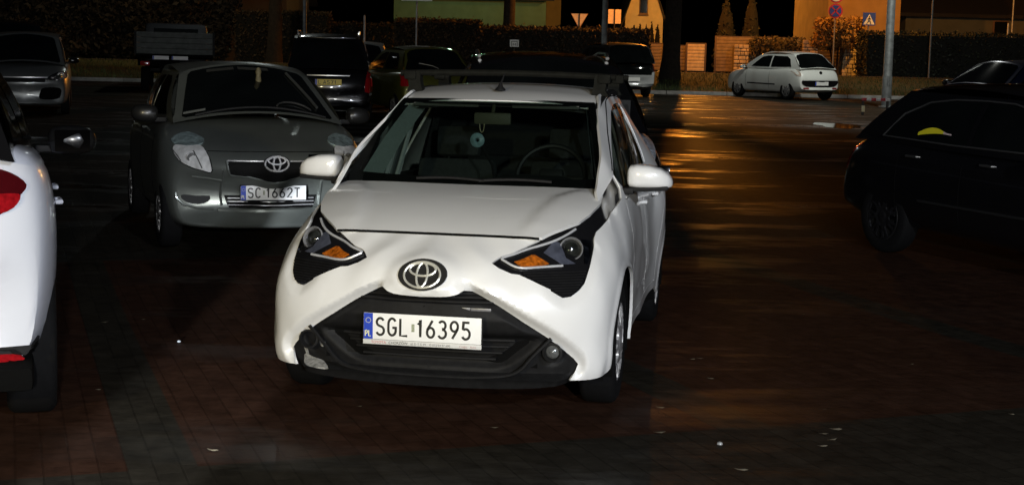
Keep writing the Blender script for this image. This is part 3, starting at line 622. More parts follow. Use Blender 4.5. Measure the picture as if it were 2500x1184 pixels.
# =====================================================================  the other cars (x: car's left, y: rearward, z: up, origin at the nose on the ground)
class Car:
    def __init__(s,root,L,Wd,H,wb,fo,r,top,bot,cab,paintm,bow=(.16,.12),belt=.93,arch=True,tw=.165,gc=None,rimcol=(.35,.35,.36)):
        s.root=root; s.L=L; s.hw=Wd/2; s.paint=paintm; s.wb=wb; s.fo=fo; s.r=r
        ys=np.unique(np.concatenate([[0,.03,.08,.16,.28,.42],np.linspace(.6,L-.6,16),[L-.42,L-.28,L-.16,L-.08,L-.03,L]]))
        ty,tz=zip(*top); by,bz=zip(*bot)
        nx=15; V=[];F=[]
        prof=[(.0,0.),(.55,0.),(.86,.0),(.955,.10),(.985,.28),(1.,.50),(.992,.70),(.965,.86),(.90,.955),(.78,1.),(.45,1.012),(0,1.016)]
        full=prof+[(-a,b) for a,b in prof[-2:0:-1]]; n=len(full)
        for y in ys:
            zt=np.interp(y,ty,tz); zb=np.interp(y,by,bz)
            e=min(y,L-y); w=s.hw*(1-.10*np.clip(1-e/.75,0,1)**2-.02*np.clip(1-e/.1,0,1))
            for a,b in full:
                x=a*w; fr=np.clip(1-y/.8,0,1); rr=np.clip(1-(L-y)/.6,0,1)
                yy=y+bow[0]*fr*abs(a)**2.2-bow[1]*rr*abs(a)**2.2
                zz=zb+(zt-zb)*b
                V.append((x,yy,zz))
        m=len(ys)
        for i in range(m-1):
            for k in range(n): F.append((i*n+k,i*n+(k+1)%n,(i+1)*n+(k+1)%n,(i+1)*n+k))
        F.append(tuple(range(n))[::-1]); F.append(tuple((m-1)*n+k for k in range(n)))
        mb=MB(); mb.add(V,F); o=mb.build('body',paintm,root,angle=50)
        sub=o.modifiers.new('s','SUBSURF'); sub.levels=1; sub.render_levels=1
        cut=None
        if arch:
            c=MB()
            for yc in (fo,fo+wb):
                for sx in (-1,1): c.lathe([(r*1.14,s.hw-.30),(r*1.14,s.hw+.12)],'X',c=(0,yc,r),seg=32) if sx>0 else c.lathe([(r*1.14,-s.hw-.12),(r*1.14,-s.hw+.30)],'X',c=(0,yc,r),seg=32)
            # close the cylinders
            v=c.v; f=c.f
            for q in range(4):
                b0=q*64; f.append(tuple(range(b0,b0+32))[::-1]); f.append(tuple(range(b0+32,b0+64)))
            cut=c.build('cutter',None if False else M_UNDER(),None,smooth=False)
            bo=o.modifiers.new('b','BOOLEAN'); bo.object=cut; bo.operation='DIFFERENCE'; bo.solver='EXACT'
        dg=bpy.context.evaluated_depsgraph_get(); dg.update(); me=bpy.data.meshes.new_from_object(o.evaluated_get(dg)); o.modifiers.clear(); old=o.data; o.data=me; me.name='body'
        me.polygons.foreach_set('use_smooth',[True]*len(me.polygons)); me.set_sharp_from_angle(angle=math.radians(42))
        if cut: bpy.data.objects.remove(cut)
        s.body=o; s.bvh=BVHTree.FromPolygons([v.co for v in me.vertices],[tuple(p.vertices) for p in me.polygons])
        for yc in (fo,fo+wb):
            for sx in (-1,1): wheel(root,sx*(s.hw-tw/2-.018),yc,r,r,tw,sx,r*.66,rimcol=rimcol)
        s.cabin(cab)
    # cabin: four corner lines (y,z,halfwidth) : screen base, screen top, roof rear, rear glass base
    def cabin(s,cab):
        A0,A1,B1,B0=cab; s.cab=cab
        def P(c,sx,dy=0): return np.array((sx*c[2],c[0],c[1]))
        def quad(a,b,c,d,u,v,bul):
            u=np.asarray(u,float)[...,None]; v=np.asarray(v,float)[...,None]
            q=a*(1-u)*(1-v)+b*u*(1-v)+c*u*v+d*(1-u)*v
            n=np.cross(b-a,d-a); n=n/np.linalg.norm(n); return q+n*(bul*(1-(2*u-1)**2))
        s.front=lambda u,v:quad(P(A0,-1),P(A0,1),P(A1,1),P(A1,-1),u,v,.10)
        s.back=lambda u,v:quad(P(B0,1),P(B0,-1),P(B1,-1),P(B1,1),u,v,.07)
        def side(sx):
            def f(y,z):
                y=np.asarray(y,float);z=np.asarray(z,float)
                zb=(A0[1]+B0[1])/2; zt=(A1[1]+B1[1])/2; t=np.clip((z-zb)/(zt-zb),-.2,1.1)
                wb_=np.interp(y,[A0[0],(A0[0]+B0[0])/2,B0[0]],[A0[2],max(A0[2],B0[2])+.035,B0[2]]); wt=np.interp(y,[A1[0],(A1[0]+B1[0])/2,B1[0]],[A1[2],max(A1[2],B1[2])+.02,B1[2]])
                x=wb_+(wt-wb_)*t+.03*(1-(2*t-1)**2)
                return np.stack([sx*x,y,z],-1)
            return f
        s.side=side
        g=np.linspace(0,1,13); mb=MB()
        def grid(fn,us,vs):
            uu,vv=np.meshgrid(us,vs); q=fn(uu.ravel(),vv.ravel()); n=len(us)
            mb.add(q,[(j*n+i,j*n+i+1,(j+1)*n+i+1,(j+1)*n+i) for j in range(len(vs)-1) for i in range(n-1)])
        grid(s.front,g,g); grid(s.back,g,g)
        for sx in (-1,1):
            f=side(sx)
            def sg(u,v,f=f):
                z=A0[1]*(1-u)+B0[1]*u; z=z*(1-v)+(A1[1]*(1-u)+B1[1]*u)*v
                ya=A0[0]+(A1[0]-A0[0])*v; yb=B0[0]+(B1[0]-B0[0])*v; return f(ya+(yb-ya)*u,z)
            grid(sg,g,g)
        def roof(u,v):
            y=A1[0]+(B1[0]-A1[0])*v; w=A1[2]+(B1[2]-A1[2])*v+.02*(1-(2*v-1)**2); z=A1[1]+(B1[1]-A1[1])*v+.055*np.sin(np.pi*v)
            a=2*u-1; return np.stack([a*w,y-.10*(1-a*a)*(1-v)+.07*(1-a*a)*v,z+.045*(1-np.abs(a)**2.5)-.0],-1)
        grid(roof,g,g); s.roof=roof
        o=mb.build('cabin',s.paint,s.root,angle=35); s.cabo=o
        bm=bmesh.new(); bm.from_mesh(o.data); bmesh.ops.remove_doubles(bm,verts=bm.verts[:],dist=.012); bmesh.ops.recalc_face_normals(bm,faces=bm.faces[:]); bm.to_mesh(o.data); bm.free()
        o.data.polygons.foreach_set('use_smooth',[True]*len(o.data.polygons)); o.data.set_sharp_from_angle(angle=math.radians(35))
        o.name='roof_shell'
    def glass(s,name,fn,poly,material=None,off=.006,step=.09):
        P,T=cdt(poly,[],step); X=np.asarray(fn(P[:,0],P[:,1]),float)
        a=X[T[:,1]]-X[T[:,0]]; b=X[T[:,2]]-X[T[:,0]]; n=np.cross(a,b); c=np.array([0,s.L/2,.9])
        if (n*(X[T].mean(1)-c)).sum()<0: T=T[:,::-1]; n=-n
        nn=n.sum(0)/np.linalg.norm(n.sum(0)); X=X+nn*off
        return mesh_obj(name,X,T,material or M_DARKGLASS(),s.root)
    def screen(s,m=.07,b=.06,t=.07,name='windscreen',mat_=None): return s.glass(name,s.front,[(m+.02,b-.005),(.5,b-.02),(1-m-.02,b-.005),(1-m,b+.03),(1-m-.008,.5),(1-m-.02,1-t-.05),(1-m-.045,1-t),(.5,1-t+.015),(m+.045,1-t),(m+.02,1-t-.05),(m+.008,.5),(m,b+.03)],mat_)
    def rear(s,m=.08,b=.08,t=.10,name='rear_window'): return s.glass(name,s.back,smooth_line([(m,b),(.5,b-.02),(1-m,b),(1-m,.5),(1-m-.03,1-t),(.5,1-t+.02),(m+.03,1-t),(m,.5)],3,True))
    def sides(s,polys,which=(-1,1),mat_=None):
        r=[]
        for sx in which:
            for p in polys: r.append(s.glass('side_window',s.side(sx),p,mat_))
        return r
    def cast(s,name,poly,dirn,material,off=.004,step=.05,parent=None,mirror=False,rim=0.):
        """panel laid on the body: 'front'/'rear' poly in (x,z), 'left'/'right' poly in (y,z), 'top' in (x,y)"""
        if mirror: poly=[(-a,b) for a,b in poly] if dirn in ('front','rear','top') else poly
        P,T=cdt(poly,[],step); d={'front':Vector((0,1,0)),'rear':Vector((0,-1,0)),'left':Vector((-1,0,0)),'right':Vector((1,0,0)),'top':Vector((0,0,-1))}[dirn]
        X=[]; last=None
        for a,b in P:
            o={'front':(a,-2,b),'rear':(a,s.L+2,b),'left':(3,a,b),'right':(-3,a,b),'top':(a,b,4)}[dirn]
            h=s.bvh.ray_cast(Vector(o),d)
            if h[0] is None: h=s.bvh.find_nearest(Vector((a,.3,b)) if dirn=='front' else Vector((a,s.L-.3,b)) if dirn=='rear' else Vector(((s.hw if dirn=='left' else -s.hw) if dirn!='top' else a,a if dirn!='top' else b,b if dirn!='top' else 1.)))
            n=h[1] if h[1].dot(d)<0 else -h[1]
            X.append(tuple(h[0]+(n-d).normalized()*off))
        X=np.array(X); a=X[T[:,1]]-X[T[:,0]]; b=X[T[:,2]]-X[T[:,0]]
        if (np.cross(a,b).sum(0)@np.array(d))>0: T=T[:,::-1]
        o=mesh_obj(name,X,T,material,parent or s.root)
        if rim: add_rim(o,rim)
        return o
    def hit(s,dirn,a,b):
        o={'front':(a,-2,b),'rear':(a,s.L+2,b),'left':(3,a,b),'right':(-3,a,b)}[dirn]; d={'front':Vector((0,1,0)),'rear':Vector((0,-1,0)),'left':Vector((-1,0,0)),'right':Vector((1,0,0))}[dirn]
        h=s.bvh.ray_cast(Vector(o),d); return Vector(h[0]) if h[0] else Vector((a,0,b))
    def line(s,name,pts,dirn,material,r=.006,parent=None,off=.0):
        q=[s.hit(dirn,a,b) for a,b in pts]; d={'front':Vector((0,-1,0)),'rear':Vector((0,1,0)),'left':Vector((1,0,0)),'right':Vector((-1,0,0))}[dirn]
        m=MB(); m.tube([p+d*off for p in q],r,6); return m.build(name,material,parent or s.root)
    def door_lines(s,ys,z0=.32,z1=.9):
        for sd in ('left','right'):
            for y in ys: s.line('door_gap',[(y,z0+(z1-z0)*k/8) for k in range(9)],sd,M_UNDER(),.004)
    def mirrors(s,y,z,x,material,which=(-1,1),sz=(.20,.09,.13)):
        for sx in which:
            rg=[]
            for k,(dx,sc) in enumerate(((0,.45),(.02,.85),(.07,1.),(.14,.98),(.19,.8),(.215,.45),(.222,.1))):
                rg.append([(sx*(x+dx*sz[0]/.2),a,b) for a,b in rrect(y+.02*dx/.2,z,sz[1]*sc,sz[2]/2*sc,2.8,16)])
            o=superloft(rg,'wing_mirror',material,s.root); b=MB(); b.box((sx*(x-.02),y,z-.05),(.10,.06,.04),bev=.01); b.build('mirror_arm',M_BLACKP(),o)
            g=MB(); g.box((sx*(x+.11*sz[0]/.2),y+sz[1]+.004,z),(sz[0]*.8,.004,sz[2]*.72)); g.build('mirror_glass',mat('mirror_face',(.10,.10,.11),.04,1.),o)
    def handles(s,ys,z,material,which=('left','right')):
        for sd in which:
            sx=1 if sd=='left' else -1
            for y in ys:
                p=s.hit(sd,y,z); m=MB(); m.tube([p+Vector((0,-.09,0)),p+Vector((sx*.025,-.07,0)),p+Vector((sx*.027,.06,0)),p+Vector((0,.09,0))],[.008,.013,.013,.008],8); m.build('handle',material,s.root)
    def sill(s,z=.32):
        for sd in ('left','right'):
            pass
def flat_plate(parent,loc,rz,txt,yellow=False,w=.52,h=.114,blank=False):
    e=MB(); e.box((0,.006,0),(w+.012,.010,h+.012),bev=.002); b=e.build('number_plate',M_BLACKP(),parent); b.location=loc; b.rotation_euler=(0,0,rz)
    p=MB(); p.box((0,0,0),(w,.004,h)); p.build('plate_face',M_PLATEY() if yellow else M_PLATE(),b)
    q=MB(); q.box((-w/2+.021,-.001,0),(.04,.004,h-.004)); q.build('country_band',M_PBLUE(),b)
    if not blank:
        k=MB(); n=len(txt); lh=.075; a=w-.09; gp=a/n*.28; cw=a/n*.72; strokes(k,txt,-w/2+.06,-lh/2,lh,cw,gp,.011,lambda a_,c:(a_,-.0034,c)); k.build('registration',M_INK(),b,smooth=False)
    return b
def compact_parked():
    """grey hatchback left of the white one"""
    root=empty('grey_hatchback',(-1.844,10.824,.10),.3586); tag(root,'dark silver grey hatchback with mesh grille, oval badge and plate SC 1662T','car')
    pm=mat('silver_grey_paint',(.21,.228,.21),.32,.6,coat=.5,noise=.06,nscale=5)
    c=Car(root,3.75,1.695,1.53,2.46,.76,.295,
      top=[(0,.60),(.03,.70),(.10,.775),(.25,.83),(.5,.90),(.8,.99),(1.0,1.03),(3.2,1.06),(3.5,1.05),(3.68,.95),(3.75,.75)],
      bot=[(0,.24),(.05,.20),(.3,.19),(.6,.2),(3.2,.22),(3.75,.35)],
      cab=((.80,1.00,.70),(1.60,1.415,.555),(3.0,1.44,.54),(3.45,1.02,.66)),paintm=pm,bow=(.36,.14))
    sc=c.screen(.045,.05,.06)
    c.rear()
    c.sides([smooth_line([(1.22,1.06),(1.60,1.33),(1.78,1.385),(2.05,1.39),(2.06,1.04)],1,True),[(2.13,1.04),(2.12,1.39),(2.6,1.385),(2.85,1.32),(2.95,1.06)]])
    c.mirrors(1.05,1.07,.80,mat('mirror_dark',(.012,.012,.012),.35,coat=.3),sz=(.19,.09,.145))
    c.handles([1.95,2.7],.93,pm); c.door_lines([1.10,2.07,2.95])
    CH=M_CHROME(); BG=M_GRILLE()
    # lamps: a round turn lamp over a tall reflector
    up=[(.50,.875),(.53,.905),(.60,.93),(.68,.915),(.73,.885),(.74,.855),(.70,.835),(.62,.83),(.54,.845)]
    lo=[(.54,.835),(.62,.832),(.70,.835),(.735,.82),(.735,.77),(.70,.715),(.63,.675),(.56,.655),(.488,.640),(.488,.70),(.505,.77)]
    for m in (False,True):
        h=c.cast('headlight',smooth_line(lo,3,True),'front',mat('reflector_bright',(.92,.92,.90),.3,.1,coat=1.,noise=.35,nscale=16,bump=.5,bscale=26),.012,.03,mirror=m,rim=.02)
        c.cast('turn_lamp',smooth_line(up,3,True),'front',mat('reflector_teal',(.26,.33,.33),.25,.2,coat=1.,noise=.5,nscale=22,bump=.5,bscale=30),.012,.03,mirror=m,rim=.02,parent=h)
    for m in (-1,1):
        q=c.hit('front',m*.63,.755); bl=MB(); bl.lathe([(.034,.0),(.036,-.012),(.028,-.014),(.022,-.004),(.0005,.0)],'Y',c=(q.x,q.y-.016,q.z),seg=18); bl.build('bulb_shield',mat('bulb_shield',(.30,.30,.30),.2,.6),root)
        for x0,z0,z1 in ((.555,.67,.80),(.70,.72,.81)): c.line('reflector_rib',[(m*(x0+.01*k),z0+(z1-z0)*k/5) for k in range(6)],'front',mat('rib_grey',(.16,.16,.16),.3,.5),.005,None,.016)
        c.line('lamp_edge',smooth_line([(m*a,b) for a,b in lo],3,True),'front',M_BLACKG(),.006,None,.008)
    gr=[(-.37,.728),(.37,.728),(.36,.64),(.345,.625),(.20,.612),(.12,.590),(.06,.572),(0,.566),(-.06,.572),(-.12,.590),(-.20,.612),(-.345,.625),(-.36,.64)]
    g=c.cast('grille',gr,'front',mat('mesh_grille',(.003,.003,.003),.7,bump=.5,bscale=120,spec=.2),.010,.04,rim=.01)
    c.line('grille_trim',[(x,.733) for x in np.linspace(-.37,-.09,8)],'front',CH,.007,g,.012); c.line('grille_trim',[(x,.733) for x in np.linspace(.09,.37,8)],'front',CH,.007,g,.012)
    c.line('grille_trim',[(-.372,.73),(-.365,.66),(-.345,.62),(-.2,.607),(-.12,.585),(-.06,.567),(0,.561),(.06,.567),(.12,.585),(.2,.607),(.345,.62),(.365,.66),(.372,.73)],'front',pm,.012,g,.008)
    lg=[(-.37,.452),(.37,.452),(.355,.40),(.335,.355),(-.335,.355),(-.355,.40)]
    l=c.cast('lower_grille',lg,'front',BG,.010,.05,rim=.01)
    for z in (.375,.402,.428): c.line('grille_bar',[(x,z) for x in np.linspace(-.345,.345,11)],'front',M_CHROME(),.0045,l,.014)
    c.line('bumper_lip',[(x,.337+.0*abs(x)) for x in np.linspace(-.42,.42,15)],'front',pm,.016,l,.010)
    for m in (-1,1):
        fg=c.cast('fog_recess',smooth_line([(m*.48,.445),(m*.58,.445),(m*.68,.455),(m*.70,.435),(m*.66,.395),(m*.56,.378),(m*.49,.40)],2,True),'front',mat('recess_grey',(.02,.021,.022),.7),.008,.04)
        c.line('recess_edge',[(m*.74,.47),(m*.735,.43),(m*.68,.375),(m*.58,.35),(m*.45,.342)],'front',pm,.010,fg,.008)
        c.line('bumper_crease',[(m*.40,.66),(m*.395,.55),(m*.40,.45),(m*.39,.37)],'front',pm,.012,None,.004)
        c.line('bumper_crease',[(m*.40,.575),(m*.50,.59),(m*.62,.60)],'front',pm,.010,None,.003)
    c.line('bonnet_gap',[(x,.80-.0*abs(x)) for x in np.linspace(-.5,.5,15)],'front',M_UNDER(),.004)
    y=c.hit('front',0,.71).y
    bd=MB(); el=[(.105*math.cos(a),.715+.068*math.sin(a)) for a in np.linspace(0,2*PI,40,endpoint=False)]; bd.prism(el,0,.02,lambda a,b,h:(a,y-.012-h+.02*abs(a),b)); b0=bd.build('badge',M_BLACKG(),root)
    er=MB(); emblem_rings(er,0,.715,.092,.058,lambda a,b:(a,y-.035+.02*abs(a),b),.008); er.build('emblem',CH,b0)
    number_plate(root,(0,c.hit('front',0,.48).y-.030,.478),(0,0,0),'SC','1662T')
    # cabin glimpses on the screen side
    st=MB(); q=c.front(np.array([.05,.18,.18,.05]),np.array([.10,.10,.14,.14])); q=q+np.array([0,-.02,.012]); st.add(q,[(0,1,2,3)]); st.build('paper_sticker',mat('sticker_white',(.16,.17,.16),.6),sc)
    hg=MB(); p=c.front(np.array([.56]),np.array([.66]))[0]; hg.lathe([(.001,-.09),(.022,-.07),(.026,-.02),(.020,.02),(.026,.05),(.015,.085),(.001,.09)],'Z',c=(p[0],p[1]-.020,p[2]+.02),seg=12); hg.build('hanging_ornament',mat('ornament',(.12,.10,.05),.7,noise=.3,nscale=60),sc)
    vs=MB()
    for u0,u1 in ((.20,.40),(.43,.66)):
        q=c.front(np.array([u0,u1,u1,u0]),np.array([.845,.845,.90,.90]))+np.array([0,-.022,.012]); vs.add(q,[(0,1,2,3)])
    for k,(a,b,d,e) in enumerate(((.80,.62,.895,.30),)):
        pass
    vs.build('sun_visor',mat('visor_grey',(.02,.02,.017),.8),sc)
    rm=MB(); m=[c.front(np.array([u]),np.array([v]))[0]+np.array([0,-.02,.012]) for u,v in ((.80,.86),(.84,.62),(.87,.40),(.885,.22))]; rm.tube(m,.013,6); rm.build('pillar_lining',mat('lining',(.03,.032,.03),.7),sc)
    sw=MB(); m=[c.front(np.array([.72+.11*math.cos(a)]),np.array([.10+.13*math.sin(a)]))[0]+np.array([0,-.02,.012]) for a in np.linspace(.25,PI-.25,16)]; sw.tube(m,.008,6); sw.build('steering_wheel',mat('wheel_grey',(.03,.03,.03),.5),sc)
    w=MB(); w.tube([c.front(np.array([u]),np.array([.035+.05*math.sin((u-.12)*4)]))[0]+np.array([0,-.025,.015]) for u in np.linspace(.12,.9,14)],.010,6); w.build('wiper',M_BLACKP(),sc)
    return c
def white_suv():
    """tail of the white car at the left edge"""
    rz=math.radians(199.3); d=np.array((math.cos(rz),math.sin(rz))); 
    L=4.1
    # rear right corner (car right = -x, seen on its right) at world (-1.84,5.6)
    cx,cy=-1.87,5.42; lx,ly=-.80,4.0
    ox=cx-(math.cos(rz)*lx-math.sin(rz)*ly); oy=cy-(math.sin(rz)*lx+math.cos(rz)*ly)
    root=empty('white_crossover',(ox,oy,0),rz); tag(root,'white crossover car cut by the left edge, its red tail light towards us','car')
    W=mat('white_paint_cool',(.72,.75,.84),.3,coat=.8,noise=.03,nscale=3); BP=M_BLACKP()
    c=Car(root,L,1.78,1.56,2.55,.82,.335,
      top=[(0,.70),(.1,.86),(.3,.95),(.9,1.06),(1.2,1.10),(2.6,1.16),(3.6,1.20),(3.85,1.19),(4.0,1.08),(4.06,.9),(4.1,.65)],
      bot=[(0,.35),(.1,.3),(.5,.28),(3.4,.28),(3.8,.28),(4.1,.30)],
      cab=((.95,1.05,.76),(1.75,1.50,.60),(3.35,1.53,.57),(3.88,1.13,.72)),paintm=W,bow=(.25,.24),tw=.2)
    c.screen(); c.rear(.06)
    c.sides([[(1.35,1.13),(1.85,1.44),(2.2,1.48),(2.38,1.48),(2.40,1.15)],[(2.47,1.15),(2.45,1.48),(3.0,1.475),(3.02,1.18)],[(3.08,1.19),(3.06,1.47),(3.36,1.47),(3.62,1.30),(3.78,1.18)]])
    sk=MB()
    c.cast('skirt',[(-.92,.305),(.92,.305),(.92,.36),(-.92,.375)],'rear',BP,.012,.08,rim=.01)
    for sd in ('left','right'):
        c.cast('skirt',[(.1,.28),(.42,.28),(.42,.40),(.1,.40)],sd,BP,.01,.08); c.cast('sill_cover',[(1.25,.28),(2.92,.28),(2.92,.38),(1.25,.38)],sd,BP,.01,.1); c.cast('skirt',[(3.72,.28),(4.06,.30),(4.06,.38),(3.72,.37)],sd,BP,.012,.06)
    df=MB(); df.box((0,3.80,.28),(1.56,.50,.10),bev=.03); df.build('diffuser',M_UNDER(),root)
    for m in (False,True):
        t=c.cast('tail_light',smooth_line([(-.76,1.03),(-.70,1.08),(-.60,1.105),(-.45,1.11),(-.40,1.05),(-.42,.95),(-.50,.915),(-.62,.905),(-.69,.94),(-.73,.985)],3,True),'rear',mat('tail_dark',(.055,.003,.005),.12,coat=1.),.012,.03,mirror=m,rim=.02)
        c.cast('lens',smooth_line([(-.735,.99),(-.69,1.0),(-.58,.995),(-.47,.99),(-.46,.955),(-.54,.93),(-.64,.92),(-.71,.945)],3,True),'rear',M_RED(),.018,.03,mirror=m,parent=t,rim=.008)
        c.cast('reverse_lens',smooth_line([(-.655,1.02),(-.60,1.01),(-.50,1.01),(-.45,1.05),(-.50,1.09),(-.60,1.085),(-.65,1.055)],3,True),'rear',mat('amber_clear',(.40,.30,.22),.15,coat=1.,noise=.3,nscale=40),.018,.03,mirror=m,parent=t,rim=.008)
        c.cast('reflector',smooth_line([(-.74,.337),(-.70,.354),(-.50,.354),(-.48,.33),(-.54,.312),(-.72,.312)],3,True),'rear',M_RED(),.02,.04,mirror=m,rim=.01)
    c.mirrors(1.30,1.10,.88,mat('mirror_black',(.01,.01,.01),.25,coat=.5),sz=(.24,.10,.17))
    c.handles([2.20,3.05],.90,W); c.cabo.data.materials[0]=M_BLACKG(); c.door_lines([1.28,2.43,3.20],.4,1.08)
    flat_plate(root,(0,4.13,.78),PI,'',blank=True)
    return c
def stand_on(px_x,Y): return gz(Y)
def simple_car(name,label,X,Y,rz,pm,L=4.1,Wd=1.72,H=1.48,wb=2.55,r=.31,kind='hatch',z=None,rimcol=(.35,.35,.36),group=None,anchor=(0,0)):
    """anchor: the point of the car (x,y) that stands at world X,Y"""
    ox=X-(math.cos(rz)*anchor[0]-math.sin(rz)*anchor[1]); oy=Y-(math.sin(rz)*anchor[0]+math.cos(rz)*anchor[1])
    root=empty(name,(ox,oy,(gz(Y) if z is None else z)),rz); tag(root,label,'car',group)
    # follow the slope of the ground
    sl=.0335*(1 if Y>9 else 0); root.rotation_euler=(-sl*math.cos(rz)*-1,0,rz)
    root.rotation_euler=Matrix.Rotation(math.atan(sl),4,'X').to_3x3().__matmul__(Matrix.Rotation(rz,3,'Z')).to_euler()
    root.location.z=(gz(Y) if z is None else z)-sl*(Y-oy)
    k=H/1.48; W2=Wd/2
    if kind=='hatch':
        c=Car(root,L,Wd,H,wb,.80,r,top=[(0,.58),(.05,.70*k),(.2,.80*k),(.6,.88*k),(1.0,.95*k),(L-.5,1.0*k),(L-.22,.97*k),(L-.06,.80*k),(L,.6)],bot=[(0,.25),(.1,.2),(.5,.2),(L-.5,.23),(L,.34)],
          cab=((.95,.93*k,W2-.10),(1.75,1.39*k,W2-.27),(L-.75,1.41*k,W2-.29),(L-.22,.96*k,W2-.13)),paintm=pm,rimcol=rimcol)
        a,b=1.42,L-.55
        c.sides([[(a,1.0*k),(1.85,1.30*k),(2.1,1.345*k),(2.36,1.35*k),(2.38,1.0*k)],[(2.45,1.0*k),(2.43,1.35*k),(L-1.0,1.34*k),(L-.80,1.25*k),(L-.66,1.02*k)]])
    elif kind=='van':
        c=Car(root,L,Wd,H,wb,.80,r,top=[(0,.60),(.05,.75),(.2,.86),(.7,1.0),(L-.35,1.08),(L-.12,1.05),(L-.04,.85),(L,.6)],bot=[(0,.25),(.1,.2),(.5,.2),(L-.5,.23),(L,.34)],
          cab=((.75,.98,W2-.09),(1.65,H-.10,W2-.22),(L-.42,H-.09,W2-.22),(L-.12,1.04,W2-.09)),paintm=pm,rimcol=rimcol)
        z1=H-.16
        c.sides([[(1.25,1.06),(1.75,z1-.06),(2.0,z1),(2.25,z1),(2.27,1.07)],[(2.34,1.07),(2.33,z1),(3.1,z1),(3.12,1.08)],[(3.2,1.08),(3.18,z1),(L-.6,z1-.02),(L-.42,1.1)]])
    else: # saloon
        c=Car(root,L,Wd,H,wb,.85,r,top=[(0,.55),(.05,.66),(.2,.76),(.7,.86),(1.2,.93),(L-.9,.99),(L-.3,.98),(L-.06,.86),(L,.6)],bot=[(0,.25),(.1,.2),(.5,.19),(L-.5,.22),(L,.34)],
          cab=((1.15,.90,W2-.11),(2.0,H-.09,W2-.29),(L-1.45,H-.08,W2-.30),(L-.70,.97,W2-.16)),paintm=pm,rimcol=rimcol)
        z1=H-.14
        c.sides([[(1.65,.96),(2.1,z1-.04),(2.4,z1),(2.62,z1),(2.64,.97)],[(2.71,.97),(2.69,z1),(L-1.5,z1-.03),(L-1.18,1.10),(L-1.15,1.0)]])
    c.k=k; return c
# =====================================================================  camera
PIT,ROL,EYE=-.114,.023,1.4821
_F=Vector((0,math.cos(PIT),math.sin(PIT))); _R0=Vector((1,0,0)); _U0=_R0.cross(_F)
_R=_R0*math.cos(ROL)+_U0*math.sin(ROL); _U=-_R0*math.sin(ROL)+_U0*math.cos(ROL)
def camera():
    c=bpy.data.cameras.new('camera'); o=bpy.data.objects.new('camera',c); COL.objects.link(o); S.camera=o
    c.sensor_fit='HORIZONTAL'; c.sensor_width=36; c.lens=3384/2500*36; c.clip_start=.1; c.clip_end=900
    M=Matrix((_R,_U,-_F)).transposed().to_4x4(); M.translation=Vector((0,0,EYE)); o.matrix_world=M
def at(px,py,Y):
    """surveyed point: bearing px,py of the photograph at depth Y"""
    r=_F+_R*((px-1250)/3384)-_U*((py-592)/3384); return Vector((0,0,EYE))+r*(Y/r.y)
def gz(Y):
    t=max(0.,Y-8.0); return .0335*(math.sqrt(t*t+1)-1)
def gh(Y):
    if Y<=46.2: return gz(Y)
    b=gz(46.2)+.11
    if Y<=56: return b+.072*(Y-46.2)
    return b+.072*9.8+.012*(Y-56)
